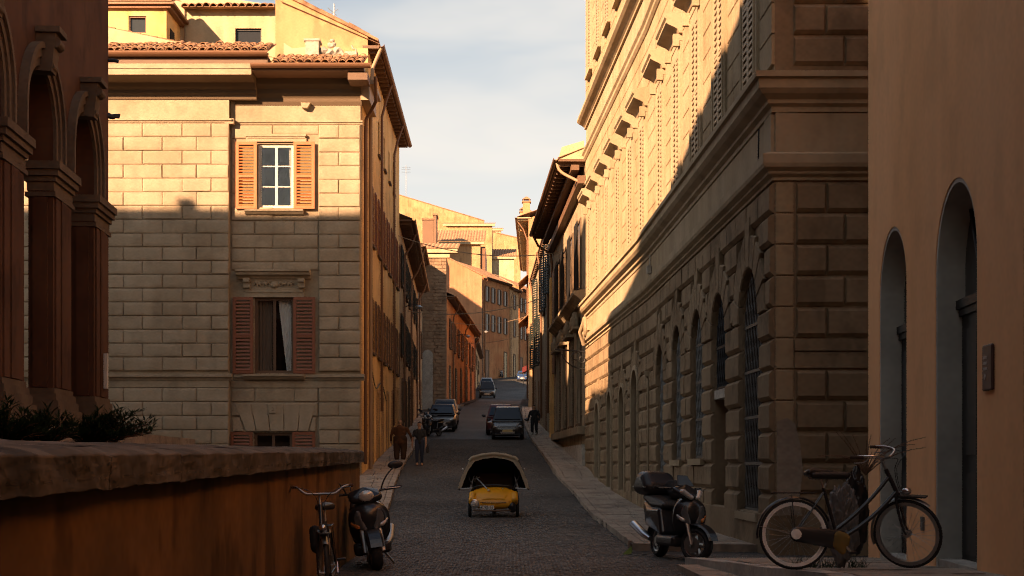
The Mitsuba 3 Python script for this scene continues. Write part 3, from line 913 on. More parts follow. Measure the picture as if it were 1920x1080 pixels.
put('window_hood', Fh(profile_run([(0, HZ(523)), (.1, HZ(523)), (.14, HZ(519)), (.34, HZ(517)), (.38, HZ(512)), (.44, HZ(511)), (.44, HZ(507.5)), (0, HZ(507.5))], HU(445), HU(583))), 'ashlar', sh)
for x in (464, 566):
    put('console', Fh(cat([bx(HU(x - 6), HU(x + 6), .003, .30, HZ(530), HZ(523.5)), bx(HU(x - 6), HU(x + 6), .003, .2, HZ(537), HZ(530)), revolve([(0, HU(x - 6)), (.07, HU(x - 6)), (.07, HU(x + 6)), (0, HU(x + 6))], 'x', (0, .13, HZ(538)), 12)])), 'ashlar', sh)
orn = [ellipsoid((HU(515), .09, HZ(534)), (.15, .09, .12))]
for s_ in (-1, 1):
    for t in range(5):
        a = curve([(HU(515) + s_ * (.16 + t * .11), .08, HZ(538)), (HU(515) + s_ * (.22 + t * .11), .11, HZ(530 + 2 * (t % 2))), (HU(515) + s_ * (.30 + t * .11), .08, HZ(535))], 7)
        orn.append(tube(a, [.02, .03, .04, .045, .04, .03, .015], 6))
put('carved_ornament', Fh(cat(orn)), 'ashlar', sh, smooth=True)
# flat arch over the lower window, house number tile
bt = np.linspace(455, 585, 6)
tp = np.linspace(440, 594, 6)
bt[0], bt[-1] = 462, 578
for k in range(5):
    put('voussoir', Fh(wedge_stone([(HU(bt[k]) + .012, HZ(809)), (HU(bt[k + 1]) - .012, HZ(809)), (HU(tp[k + 1]) - .012, HZ(757)), (HU(tp[k]) + .012, HZ(757))], .002, .085)), 'ashlar', sh)
for (a, b, c, d) in ((437, 458, 437, 450), (592, 581, 592, 586)):
    put('voussoir', Fh(wedge_stone([(HU(a), HZ(809)), (HU(b), HZ(809)), (HU(d), HZ(783)), (HU(c), HZ(783))], .002, .07)), 'ashlar', sh)
nt = put('number_tile', Fh(cat([bx(HU(505), HU(519), .086, .12, HZ(773), HZ(760)), bx(HU(505), HU(519), .086, .15, HZ(774.5), HZ(773.2))])), 'ashlar', None, label='small square stone house number tile above the lowest window', cat='number tile')
tx = meshkit.text_mesh('2', .13, .006)
tv = np.asarray(tx.vertices)
put('digit', Fh(tm(np.stack([tv[:, 0] - .045 + HU(512), .1205 + tv[:, 2], tv[:, 1] + HZ(771)], 1), np.asarray(tx.faces)[:, ::-1])), 'wood_dark', nt)

# what rises behind its roof
wl = thing('lean_to_gable', 'low plastered gable wall with a row of ridge tiles behind the stone house roof', 'wall')
Y1 = 56.75
k1 = 2800 / Y1
A = lambda px, py: ((px - 960) / k1, (870 - py) / k1)
Fg = Frame((0, Y1), (1, Y1), 1)
put('gable', Fg(extrude_uz(Polygon([A(40, 130), A(516, 130), A(512, 108), A(440, 102), A(205, 52), A(40, 18)]), -.4, 0)), 'cream_plaster', wl)
for i in range(30):
    f = (i + .5) / 30
    px, py = (205 + f * 235, 52 + f * 50) if f < 1 else (0, 0)
    u, zt_ = A(40 + (512 - 40) * f, float(np.interp(40 + 472 * f, [40, 205, 440, 512], [18, 52, 102, 108])))
    m = moved(TILE, mat4([0, 0, 0], math.pi / 2))
    v = np.asarray(m.vertices) * [1.0, 1, 1.0] + [u + .2, -.15, zt_ - .02 + rng.normal(0, .008)]
    v[:, 2] -= (v[:, 0] - u) * .21
    put('ridge_tile', Fg(tm(v, m.faces)), 'tile', wl, smooth=40)
put('chimney_pot', Fg(revolve([(0, HZ(0) * 0 + A(280, 108)[1]), (.13, A(280, 108)[1]), (.15, A(280, 100)[1]), (.1, A(280, 97)[1]), (0, A(280, 97)[1])], 'z', (A(280, 0)[0], .5, 0), 12)), 'tile', wl)

yb = thing('attic_house', 'cream attic wall with one square window and a tiled eave above the stone house', 'house')
Y2 = 60.0
k2 = 2800 / Y2
B = lambda px, py: ((px - 960) / k2, (870 - py) / k2)
F2 = Frame((0, Y2), (1, Y2), 1)
q0, q1 = B(441, 97), B(490, 53)
put('wall', F2(extrude_uz(Polygon([B(230, 200), B(520, 200), B(520, 10), B(230, -30)]).difference(sbox(q0[0], q0[1], q1[0], q1[1])), -.4, 0)), 'cream_plaster', yb)
put('window', F2(cat([bx(q0[0], q0[0] + .06, -.2, -.1, q0[1], q1[1]), bx(q1[0] - .06, q1[0], -.2, -.1, q0[1], q1[1]), bx(q0[0] + .06, q1[0] - .06, -.2, -.1, q0[1], q0[1] + .07), bx(q0[0] + .06, q1[0] - .06, -.2, -.1, q1[1] - .07, q1[1])])), 'iron', yb)
put('pane', F2(bx(q0[0], q1[0], -.3, -.17, q0[1], q1[1])), 'dark_glass', yb)
put('roof_slope', F2(hexa([(B(345, 0)[0], .5, B(0, 20)[1]), (B(518, 0)[0], .5, B(0, 20)[1]), (B(518, 0)[0], -6, B(0, -20)[1]), (B(345, 0)[0], -6, B(0, -20)[1]), (B(345, 0)[0], .5, B(0, 19)[1]), (B(518, 0)[0], .5, B(0, 19)[1]), (B(518, 0)[0], -6, B(0, -21)[1]), (B(345, 0)[0], -6, B(0, -21)[1])])), 'tile', yb)
for r_ in range(3):
    for i in range(13):
        uc = B(345, 0)[0] + (i + .5) * (B(518, 0)[0] - B(345, 0)[0]) / 13
        v = np.asarray(moved(TILE, mat4([0, 0, 0], rng.normal(0, .06), 0, .25)).vertices) * [1.3, 1, 1.3] + [uc, 0, 0]
        v[:, 1] = -v[:, 1] + .55 - r_ * .38
        v[:, 2] += B(0, 20)[1] + r_ * .1 + rng.normal(0, .012)
        put('tile', F2(tm(v, np.asarray(TILE.faces)[:, ::-1])), 'tile', yb, smooth=40)
put('cable_pipe', F2(tube([B(232, 100)[:1] + (.06, 20) if False else (B(347, 0)[0], .06, B(0, 18)[1]), (B(347, 0)[0], .06, B(0, 84)[1])], .03)), 'grey_plaster', yb)

tu = thing('roof_turret', 'small yellow rooftop room with a tiny window and dark cornice', 'turret')
Y3_ = 57.6
k3 = 2800 / Y3_
C = lambda px, py: ((px - 960) / k3, (870 - py) / k3)
F3 = Frame((0, Y3_), (1, Y3_), 1)
a0, a1 = C(190, 120), C(312, 10)
h0, h1_ = C(241, 62), C(274, 30)
put('wall', cat([F3(extrude_uz(sbox(a0[0], a0[1], a1[0], a1[1]).difference(sbox(h0[0], h0[1], h1_[0], h1_[1])), -.3, 0)), bx(a1[0] - .3, a1[0] - .001, Y3_ + .3, Y3_ + 2.6, a0[1], a1[1])]), 'yellow_plaster', tu)
put('cornice', F3(cat([bx(a0[0], a1[0] + .35, -2.6, .35, C(0, 12)[1], C(0, 7)[1]), bx(a0[0], a1[0] + .2, -2.6, .2, C(0, 17)[1], C(0, 12.2)[1])])), 'gutter_copper', tu)
put('window', F3(cat([bx(h0[0], h0[0] + .05, -.18, -.05, h0[1], h1_[1]), bx(h1_[0] - .05, h1_[0], -.18, -.05, h0[1], h1_[1]), bx(h0[0] + .05, h1_[0] - .05, -.18, -.05, h1_[1] - .06, h1_[1]), bx(h0[0] + .05, h1_[0] - .05, -.18, -.05, h0[1], h0[1] + .05)])), 'wood_dark', tu)
put('pane', F3(bx(h0[0], h1_[0], -.3, -.15, h0[1], h1_[1])), 'car_glass', tu)
put('slit_window', bx(a1[0], a1[0] + .02, Y3_ + .6, Y3_ + 1.3, h0[1] - .2, h1_[1] - .3), 'dark_room', tu)
nt_ = 9
put('roof', tile_roof_mesh(F3, a0[0], a1[0] + .3, .4, C(0, 6)[1], -1.4, C(0, -18)[1], .3, .07), 'tile', tu)

# rubble and stubs on the roof between
rb = thing('roof_chimney', 'squat grey chimney block and broken masonry on the tiled roof edge', 'chimney')
Yr = 55.5
kr = 2800 / Yr
R_ = lambda px, py: ((px - 960) / kr, (870 - py) / kr + .24)
Fr_ = Frame((0, Yr), (1, Yr), 1)
p0_, p1_ = R_(573, 126), R_(598, 86)
put('block', Fr_(cat([bx(p0_[0], p1_[0], -.5, .1, p0_[1], p1_[1] - .08), bx(p0_[0] - .05, p1_[0] + .05, -.55, .15, p1_[1] - .08, p1_[1])])), 'cement', rb)
put('parapet', Fr_(extrude_uz(Polygon([R_(532, 126), R_(572.5, 126), R_(572.5, 100), R_(548, 103), R_(532, 92)]), -.4, 0)), 'cream_plaster', rb)
deb = []
for (x, y, s) in ((606, 106, .17), (618, 112, .2), (620, 94, .12), (632, 105, .16), (640, 114, .16), (610, 120, .12), (628, 118, .14), (622, 86, .08)):
    b_ = ellipsoid((0, 0, 0), (s * 1.2, s, s), 1)
    v = np.asarray(b_.vertices)
    v = v * (1 + .9 * (meshkit.noise(v * 9 + x, 3)[:, None] - .5)) + [R_(x, y)[0], -.2, R_(x, y)[1]]
    deb.append(tm(v, b_.faces))
put('rubble', Fr_(cat(deb)), 'cement', rb, kind='stuff')
put('stub', Fr_(cat([bx(R_(646, 0)[0], R_(670, 0)[0], -.4, 0, R_(0, 126)[1], R_(0, 108)[1]), tube([(R_(668, 0)[0], .05, R_(0, 125)[1]), (R_(668, 0)[0], .05, R_(0, 105)[1]), (R_(662, 0)[0], .05, R_(0, 104)[1]), (R_(660, 0)[0], .05, R_(0, 98)[1])], .03)])), 'cement', rb)

# ================================================================== yellow house along the lane
yh = thing('yellow_house', 'tall yellow plastered house with brown shutters and long overhanging gutter', 'house')
YA, YB = Y0 + 2.6, 74.3
Fy = Frame((-5.46, YA), (-5.61, YB), 1)
ETOP = 15.75
wins = []
for i, y in enumerate((58.6, 61.6, 64.6, 67.4, 70.2, 72.6)):
    u = y - YA
    wins += [(u - .5, u + .5, 4.35, 6.45, 2), (u - .5, u + .5, 8.55, 10.75, 3)]
    if i in (1, 2, 3, 4):
        wins.append((u - .35, u + .35, 12.7, 14.1, 4))
doors = [(1.2, 2.1, .0, 3.0), (4.0, 5.0, .1, 2.9), (6.6, 7.2, 1.2, 2.8), (9.2, 10.2, .5, 3.1), (12.4, 13.3, .8, 3.3), (15.6, 16.5, 1.2, 3.6)]
wp = sbox(0, -1.4, Fy.L, ETOP)
for w in wins:
    wp = wp.difference(sbox(w[0], w[2], w[1], w[3]))
for w in doors:
    wp = wp.difference(sbox(w[0], w[2] + gz(YA + w[0]) * 0, w[1], w[3]))
put('wall', Fy(extrude_uz(wp, -.4, 0)), 'yellow_plaster', yh)
Ff = Frame((-8.97, YA), (-5.46, YA), 1)
Lf = Ff.L
GL = lambda u: 17.9 + (16.0 - 17.9) * u / (Lf + .4)
put('gable_wall', Ff(extrude_uz(Polygon([(0, 10), (Lf - .01, 10), (Lf - .01, GL(Lf)), (0, GL(0))]), -.3, 0)), 'ochre_plaster', yh)
put('verge', Ff(hexa([(-.1, -3, GL(-.1)), (Lf + .4, -3, GL(Lf + .4)), (Lf + .4, .12, GL(Lf + .4)), (-.1, .12, GL(-.1)), (-.1, -3, GL(-.1) + .1), (Lf + .4, -3, GL(Lf + .4) + .1), (Lf + .4, .12, GL(Lf + .4) + .1), (-.1, .12, GL(-.1) + .1)])), 'tile', yh)
for i in range(10):
    v = np.asarray(moved(TILE, mat4([0, 0, 0], -math.pi / 2)).vertices)
    v = v + [-.05 + (Lf + .05) * i / 10, .0, 0]
    v[:, 2] += GL(v[:, 0]) + .08 + .01 * rng.normal()
    put('verge_tile', Ff(tm(v, TILE.faces)), 'tile', yh, smooth=40)
put('eave', Fy(cat([bx(0, Fy.L + .1, -.2, .42, ETOP + .004, ETOP + .12)] + [bx(u, u + .1, .0, .40, ETOP - .1, ETOP) for u in np.arange(.3, Fy.L, .7)])), 'wood_dark', yh)
put('roof', tile_roof_mesh(Fy, -.1, Fy.L + .1, .45, ETOP + .14, -3.3, ETOP + 1.75, .26, .05), 'tile', yh)
gutter(Fy, -.15, Fy.L + .15, .52, ETOP + .13, .11, 'gutter', yh)
for w in wins:
    a, b, c, d, row = w
    put('window', Fy(cat([bx(a, b, -.2, -.16, c, d)])), 'dark_glass', yh)
    put('sill', Fy(bx(a - .1, b + .1, .0, .1, c - .09, c - .002)), 'column_stone', yh)
    if row < 4:
        for s_, hu in ((-1, a), (1, b)):
            fm, sm = slat_shutter(.52, d - c, .04, .05, 26)
            off = hu - .54 if s_ < 0 else hu + .02
            sk = put('shutter', Fy(shift(fm, off, .05, c)), 'shutter_brown' if row == 2 else 'shutter_red', yh)
            put('slat_panel', Fy(shift(sm, off, .05, c)), 'shutter_brown' if row == 2 else 'shutter_red', sk, kind='stuff')
for (a, b, c, d) in doors:
    dk = put('door', Fy(cat([bx(a, b, -.24, -.18, c - 1.3, d), bx(a + .1, b - .1, -.178, -.15, c + .2, d - 1.2), bx(a + .1, b - .1, -.178, -.15, d - 1.05, d - .1)])), 'wood_dark', yh)
    put('jamb', Fy(cat([bx(a - .12, a - .001, .001, .04, -1.3, d + .12), bx(b + .001, b + .12, .001, .04, -1.3, d + .12), bx(a, b, .001, .04, d + .001, d + .12)])), 'ochre_plaster', dk)
for (yd, zb, zt_) in ((62.2, 2.2, 13.5), (69.6, 1.8, 13.5)):
    u = yd - YA
    put('downpipe', Fy(tube(curve([(u, .5, ETOP + .05), (u, .45, ETOP - .3), (u, .12, ETOP - .9), (u, .09, ETOP - 1.3), (u, .09, zb + .5), (u, .09, zb)], 20), .055)), 'gutter_copper', yh, smooth=True)
put('downpipe', Fy(tube(curve([(.1, .5, ETOP + .05), (.1, .5, ETOP - .4), (.1, .1, ETOP - .8), (.1, .1, ETOP - 1.2), (.1, .1, 9), (.1, .1, -.2)], 20), .07)), 'gutter_tan', yh, smooth=True)
put('wall_cable', Fy(tube(curve([(.4, .05, 4.1), (2.6, .09, 3.0), (5.5, .06, 3.35), (8.4, .05, 2.75)], 24), .02)), 'iron', yh)
an = thing('aerial', 'thin rooftop aerial above the yellow house gable', 'aerial')
put('mast', Ff(cat([tube([(Lf - 1.4, -1, 16.0), (Lf - 1.4, -1, 17.75)], .02), tube([(Lf - 1.65, -1, 17.6), (Lf - 1.3, -1, 17.3)], .012), tube([(Lf - 1.6, -1, 17.3), (Lf - 1.25, -1, 17.55)], .012)])), 'steel', an)

# ================================================================== the palace
pl = thing('palace', 'large palace of rusticated stone with arched grilled windows, upper storeys in sun', 'palace')
c0, c1, c2 = (4.10, 23.3), (3.68, 40.0), (2.86, 57.0)
S1, S2 = Frame(c0, c1, -1), Frame(c1, c2, -1)
SR = Frame(c0, (13.0, 23.3), 1)
Z1, Z2 = 4.42, 5.78        # the two string courses
TOP = 18.6
yu1 = lambda y: (y - 23.3) / 16.7 * S1.L
yu2 = lambda y: (y - 40.0) / 17.0 * S2.L
# ground-floor openings (u centre, width, bottom, spring) and what fills them
g1 = [(yu1(25.15), 1.75, -.80, 2.42, 'grille'), (yu1(28.25), 1.6, -1.42, 2.42, 'door'), (yu1(31.0), 1.55, .12, 2.42, 'grille'), (yu1(34.05), 1.5, .10, 2.40, 'grille'), (yu1(37.15), 1.4, -.55, 2.25, 'grille')]
g2 = [(yu2(42.3), 1.35, -1.2, 2.0, 'niche'), (yu2(45.3), 1.2, -1.0, 1.75, 'niche'), (yu2(48.6), 1.2, -.85, 1.75, 'niche'), (yu2(52.4), 1.3, -.6, 1.5, 'niche')]
w1_ = [yu1(y) for y in (25.15, 28.25, 31.2, 34.15, 37.1)]
w2_ = [yu2(y) for y in (40.9, 43.5, 46.5, 49.5, 52.4, 55.3)]
FZS = [(0, 5.0, 'g')]
PL = []
stones = []


def fac(S, gl, ul, par):
    wp = sbox(0, -1.7, S.L, TOP)
    for (uc, w, zb, zs, kind) in gl:
        wp = wp.difference(arch_poly(uc, w, zb, zs))
    for uc in ul:
        wp = wp.difference(sbox(uc - .52, 6.3, uc + .52, 9.25)).difference(sbox(uc - .5, 14.6, uc + .5, 17.6))
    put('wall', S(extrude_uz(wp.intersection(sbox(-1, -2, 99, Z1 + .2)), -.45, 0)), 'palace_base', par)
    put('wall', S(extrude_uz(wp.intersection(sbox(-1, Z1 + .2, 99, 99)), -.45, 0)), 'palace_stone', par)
    ch = .487
    # rusticated ground floor
    zs_ = np.arange(Z1 - .02, -1.1, -ch)
    for k, zt_ in enumerate(zs_[:-1]):
        zb = zt_ - ch
        iv = []
        u = 0.0
        for (uc, w, z0, zs, kind) in sorted(gl):
            R = w / 2
            ring = R + .55
            zm = (zt_ + zb) / 2
            if zm < z0:
                continue
            if zm < zs:
                hw_ = R + (.0 if kind != 'niche' else .12)
            elif zb < zs + ring:
                hw_ = math.sqrt(max(ring ** 2 - max(zb - zs, 0) ** 2, 0))
            else:
                continue
            if uc - hw_ > u + .1:
                iv.append((u, uc - hw_))
            u = max(u, uc + hw_)
        if S.L - u > .1:
            iv.append((u, S.L))
        for (a, b) in iv:
            n = max(1, int(round((b - a) / 1.0)))
            cuts = np.linspace(a, b, n + 1)
            if n > 1 and k % 2:
                cuts[1:-1] += .22
            for p, q in zip(cuts[:-1], cuts[1:]):
                stones.append((S, p, q, zb, zt_, .085, 1))
    for (uc, w, z0, zs, kind) in gl:
        R = w / 2
        n = 9
        for i in range(n):
            t0, t1 = math.pi * i / n, math.pi * (i + 1) / n
            r0, r1 = R + (.0 if kind != 'niche' else .12), R + .55
            P_ = [(uc + r * math.cos(t), zs + r * math.sin(t)) for r, t in ((r0 + .01, t0 + .012), (r1 - .01, t0 + .012), (r1 + .07, t1 - .012), (r0 + .01, t1 - .012))]
            if i == n // 2:
                P_ = [P_[0], (P_[1][0], P_[1][1] + .25), (P_[2][0], P_[2][1] + .25), P_[3]]
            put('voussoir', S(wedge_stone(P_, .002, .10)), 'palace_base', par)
    # upper storey: flat blocks between the windows
    zs_ = np.arange(Z2 + .45, 11.4, ch)
    for k, zb in enumerate(zs_):
        u = 0.0
        iv = []
        for uc in ul:
            hw_ = .86 if zb < 9.9 else 0
            if hw_ and uc - hw_ > u + .12:
                iv.append((u, uc - hw_))
            if hw_:
                u = uc + hw_
        if S.L - u > .1:
            iv.append((u, S.L))
        for (a, b) in iv:
            n = max(1, int(round((b - a) / .9)))
            cuts = np.linspace(a, b, n + 1)
            if n > 1 and k % 2:
                cuts[1:-1] += .15
            for p, q in zip(cuts[:-1], cuts[1:]):
                stones.append((S, p, q, zb, zb + ch, .05, 2))
    for k, zb in enumerate(np.arange(13.2, 18.2, ch)):
        u = 0.0
        for uc in list(ul) + [S.L + .8]:
            if uc - .78 > u + .12:
                stones.append((S, u, uc - .78, zb, zb + ch, .05, 3))
            u = uc + .78


fac(S1, g1, w1_, pl)
fac(S2, g2, w2_, pl)
put('wall', SR(bx(.002, 8.9, -.45, 0, -1.7, TOP)), 'palace_base', pl)
put('courtyard_wall', cat([bx(8.0, 8.4, 23.8, 57, -1.7, TOP), hexa([(2.9, 57.0, -1.7), (8.4, 57.0, -1.7), (8.4, 57.3, -1.7), (2.9, 57.3, -1.7), (2.9, 57.0, TOP), (8.4, 57.0, TOP), (8.4, 57.3, TOP), (2.9, 57.3, TOP)]), bx(4.2, 8.4, 23.8, 57.2, TOP - .3, TOP - .02)]), 'palace_stone', pl)
ch = .487
for k, zt_ in enumerate(np.arange(Z1 - .02, -1.1, -ch)[:-1]):
    cuts = ([.32, 1.08, 1.9, 2.6] if k % 2 else [.32, .80, 1.6, 2.4])
    for p, q in zip(cuts[:-1], cuts[1:]):
        if 5 <= k <= 5:
            continue
        stones.append((SR, p, q, zt_ - ch, zt_, .075, 1))
    stones.append((SR, .004, .30, zt_ - ch, zt_, .03, 4))
for k, zb in enumerate(np.arange(Z2 + .42, 8.3, ch)):
    cuts = ([.28, .78, 1.6, 2.4] if k % 2 else [.28, 1.08, 1.9, 2.6])
    for p, q in zip(cuts[:-1], cuts[1:]):
        stones.append((SR, p, q, zb, zb + ch, .07, 1))
put('band', SR(cat([bx(.3, 2.6, .002, .07, Z1 - .02 - 5 * ch - .2, Z1 - .02 - 5 * ch - .02), bx(.3, 2.6, .002, .05, Z1 - .02 - 6 * ch + .02, Z1 - .02 - 5 * ch - .22)])), 'palace_base', pl)
# the 300 that show largest are parts of their own, the rest one part
def showing(s):
    S, p, q, zb, zt_, d, t = s
    c = S.pt((p + q) / 2, 0, (zb + zt_) / 2)
    a, b = S.pt(p, 0, zb), S.pt(q, 0, zb)
    ins = -.2 < 870 - 2800 * c[2] / c[1] and c[1] > 2
    wpx = abs(a[0] / a[1] - b[0] / b[1]) * 2800
    return (wpx * (zt_ - zb) * 2800 / c[1]) if ins and not (S is SR and c[0] > 5.7) else 0
stones.sort(key=showing, reverse=True)
rest, rest_low = [], []
for i, (S, p, q, zb, zt_, d, t) in enumerate(stones):
    big = i < 300
    m = stone(p, q, zb, zt_, .001, d + .008 * rng.normal() * (t == 1), bev=.06 if t == 1 else .012, bu=.02 if t == 1 else .01, rough=.010 if t == 1 else .004, nu=3 if big else 1, nz=2 if big else 1, seed=i, gap=.011 if t == 1 else .008)
    if t == 1:   # the drip edge at the foot of each block is cut deeper
        pass
    m = S(m)
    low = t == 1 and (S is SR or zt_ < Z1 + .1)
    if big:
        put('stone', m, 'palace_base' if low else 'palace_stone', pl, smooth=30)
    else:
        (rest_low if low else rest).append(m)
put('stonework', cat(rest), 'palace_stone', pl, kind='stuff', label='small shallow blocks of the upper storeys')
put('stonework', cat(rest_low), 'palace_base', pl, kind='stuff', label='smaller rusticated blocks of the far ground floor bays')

# string courses running round the corner and along the bend
def around(prof, name, mat, e1=.0):
    dmax = max(d for d, z in prof)
    put(name, S1(profile_run(prof, 0, S1.L, -1.0, 0)), mat, pl)
    put(name, S2(profile_run(prof, 0, S2.L, 0, 0)), mat, pl)
    put(name, SR(profile_run(prof, 0, 3.2, -1.0, 0)), mat, pl)


around([(0, Z1), (.05, Z1), (.05, Z1 + .05), (.12, Z1 + .09), (.12, Z1 + .13), (.2, Z1 + .18), (.22, Z1 + .24), (.22, Z1 + .38), (.1, Z1 + .43), (0, Z1 + .43)], 'string_course', 'palace_band')
around([(0, Z2 - .30), (.06, Z2 - .30), (.06, Z2 - .22), (.13, Z2 - .18), (.13, Z2 - .12), (.24, Z2 - .05), (.30, Z2 + .02), (.30, Z2 + .16), (.36, Z2 + .18), (.36, Z2 + .27), (.05, Z2 + .34), (0, Z2 + .34)], 'string_course', 'palace_band')
for S in (S1, S2, SR):
    put('frieze', S(bx(.002, S.L if S is not SR else 3.2, .002, .035, Z1 + .44, Z2 - .31)), 'palace_band', pl)
put('pilaster', cat([S1(bx(.003, .55, .036, .06, Z1 + .44, Z2 - .31)), SR(bx(.003, .35, .036, .06, Z1 + .44, Z2 - .31))]), 'palace_band', pl)
around([(0, 11.55), (.08, 11.55), (.14, 11.62), (.14, 11.72), (.2, 11.78), (.2, 11.86), (0, 11.9)], 'string_course', 'palace_band')
around([(0, 12.75), (.1, 12.75), (.1, 12.82), (.2, 12.9), (.3, 12.95), (.38, 13.02), (.38, 13.12), (.1, 13.2), (0, 13.2)], 'cornice', 'palace_band')
around([(0, -.78), (.11, -.80), (.11, -1.8), (0, -1.8)], 'plinth', 'palace_base')
put('flat_band', cat([S1(bx(0, S1.L, .002, .03, 11.91, 12.74)), S2(bx(0, S2.L, .002, .03, 11.91, 12.74))]), 'palace_band', pl)
put('roof', cat([hexa([(3.1, 22.6, TOP), (8.4, 22.6, TOP), (8.4, 57.4, TOP), (2.2, 57.4, TOP), (3.1, 22.6, TOP + .2), (8.4, 22.6, TOP + .8), (8.4, 57.4, TOP + .8), (2.2, 57.4, TOP + .2)])]), 'tile', pl)


def wave_grille(uc, w, zb, zs, door_z=None):
    R = w / 2
    ms = []
    n = int(w / .11)
    for i in range(n):
        u = uc - R + (i + .5) * w / n
        du = abs(u - uc)
        zt_ = zs + math.sqrt(max(R * R - du * du, 0)) - .01
        z0 = zb if door_z is None else door_z
        zz_ = np.arange(z0, zt_, .075)
        if len(zz_) < 3:
            continue
        ms.append(tube([(u + .038 * math.sin(z * 13 + (i % 2) * math.pi), -.035, z) for z in zz_], .014, 4, False))
    for z in np.arange((zb if door_z is None else door_z) + .03, zs + .3, .78):
        ms.append(bx(uc - R, uc + R, -.05, -.02, z - .025, z + .025))
    return cat(ms)


for S, gl in ((S1, g1), (S2, g2)):
    for (uc, w, zb, zs, kind) in gl:
        if kind == 'grille':
            wk = put('window', S(bx(uc - w / 2 - .2, uc + w / 2 + .2, -.62, -.50, zb - .2, zs + w / 2 + .2)), 'dark_room', pl)
            put('pane', S(extrude_uz(arch_poly(uc, w - .01, zb, zs), -.17, -.14)), 'dark_glass', wk)
            put('grille', S(wave_grille(uc, w, zb, zs)), 'lead', wk)
            put('sill', S(bx(uc - w / 2 - .1, uc + w / 2 + .1, .0, .14, zb - .14, zb - .012)), 'palace_band', wk)
        elif kind == 'door':
            dk = put('door', S(bx(uc - w / 2 + .45, uc + w / 2, -.44, -.36, zb, 1.2)), 'shutter_brown', pl, label='dark reddish door leaf under a grilled fanlight')
            put('jamb', S(cat([bx(uc - w / 2, uc - w / 2 + .42, -.40, -.06, zb, 1.24), bx(uc - w / 2, uc + w / 2, -.36, .02, 1.25, 1.42)])), 'cement', dk)
            put('grille', S(wave_grille(uc, w, 1.42, zs)), 'iron', dk)
            put('pane', S(extrude_uz(arch_poly(uc, w - .01, 1.42, zs), -.17, -.14)), 'dark_glass', dk)
        else:
            wk = put('niche', S(extrude_uz(arch_poly(uc, w, zb, zs), -.44, -.38)), 'palace_stone', pl)
            put('surround', S(extrude_uz(arch_poly(uc, w + .24, zb, zs).difference(arch_poly(uc, w, zb - .01, zs)), .002, .13)), 'palace_band', wk)
            put('door', S(bx(uc - .35, uc + .45, -.378, -.34, zb, zs + .2)), 'dark_glass', wk)
for S, ul in ((S1, w1_), (S2, w2_)):
    for uc in ul:
        for (z0, z1, low) in ((6.3, 9.25, True), (14.6, 17.6, False)):
            if not low and S is S1 and uc < yu1(33):
                continue
            wk = put('window', S(bx(uc - .52, uc + .52, -.08, -.02, z0, z1)), 'dark_room', pl)
            for a in (uc - .515, uc + .005):
                fm, sm = slat_shutter(.51, z1 - z0, .045, .07, 24, mid=True, flat_=True)
                sk = put('shutter', S(shift(fm, a, .045, z0)), 'shutter_pale', pl)
                put('slat_panel', S(shift(sm, a, .045, z0)), 'shutter_pale', sk, kind='stuff')
            put('surround', S(cat([bx(uc - .76, uc - .525, .003, .085, z0 - .05, z1 + .22), bx(uc + .525, uc + .76, .003, .085, z0 - .05, z1 + .22), bx(uc - .52, uc + .52, .003, .085, z1 + .004, z1 + .22), bx(uc - .64, uc - .53, .085, .11, z0, z1 + .1), bx(uc + .53, uc + .64, .085, .11, z0, z1 + .1)])), 'palace_band', wk)
            if low:
                hood = profile_run([(0, 9.62), (.12, 9.62), (.16, 9.70), (.22, 9.74), (.36, 9.80), (.42, 9.84), (.40, 9.92), (.45, 9.96), (.45, 10.04), (.1, 10.12), (0, 10.12)], uc - .86, uc + .86)
                fr_ = cat([bx(uc - .76, uc + .76, .003, .10, 9.48, 9.618)] + [bx(uc + s * .70 - .06, uc + s * .70 + .06, .10, .24, 9.35, 9.617) for s in (-1, 1)])
                put('hood', S(cat([hood, fr_])), 'palace_band', wk)
            put('sill', S(bx(uc - .85, uc + .85, .003, .17, z0 - .18, z0 - .055)), 'palace_band', wk)
# worn cement patch at the foot of the corner, pipe, stone scroll at the far end
def patch(F, poly, d0, d1, nz=.02):
    g = Polygon(poly).segmentize(.12)
    m = extrude_uz(g, d0, d1)
    return F(m)


pp = [(.02, -1.35), (.44, -1.35), (.42, -.9), (.37, -.5), (.42, -.1), (.38, .3), (.30, .62), (.18, .72), (.02, .66)]
put('cement_patch', patch(SR, pp, .076, .096), 'pavement_stone', pl, label='rough grey cement repair at the foot of the corner')
u_ = yu1(39.3)
put('conduit', S1(cat([tube([(u_, .12, -.7), (u_, .12, 2.2), (u_ + .05, .16, 2.35)], .028), bx(u_ - .06, u_ + .06, .09, .2, 2.3, 2.45)])), 'palace_band', pl)
put('conduit', S1(cat([tube([(yu1(39.2), .08, Z1 + .5), (yu1(39.2), .08, Z2 - .3)], .02), bx(yu1(39.2) - .08, yu1(39.2) + .08, .05, .16, 5.0, 5.2)])), 'cement', pl)
put('conduit', S1(tube([(yu1(24.4), .045, Z1 + .5), (yu1(24.42), .045, 5.0), (yu1(24.38), .045, Z2 - .31)], .012)), 'iron', pl)
scl = thing('stone_scroll', 'carved stone scroll bracket on the sunlit far end of the palace', 'bracket')
us_ = yu2(55.2)
put('scroll', S2(cat([tube([(us_ + .6 * math.cos(a) * (1 - a / 9), .25, 5.0 + .45 * math.sin(a) * (1 - a / 9)) for a in np.linspace(0, 6.5, 26)], .09, 8), bx(us_ - .55, us_ + .6, .04, .22, 4.9, 5.3), tube([(us_ - .3, .3, 5.3), (us_ + .2, .42, 4.9), (us_ + .5, .25, 4.45)], .07)])), 'palace_band', scl, smooth=40)
lb = thing('wrought_bracket', 'black wrought iron bracket sticking out near the palace far corner', 'bracket')
us_ = yu2(56.6)
o = S2.pt(us_, .1, 4.25)
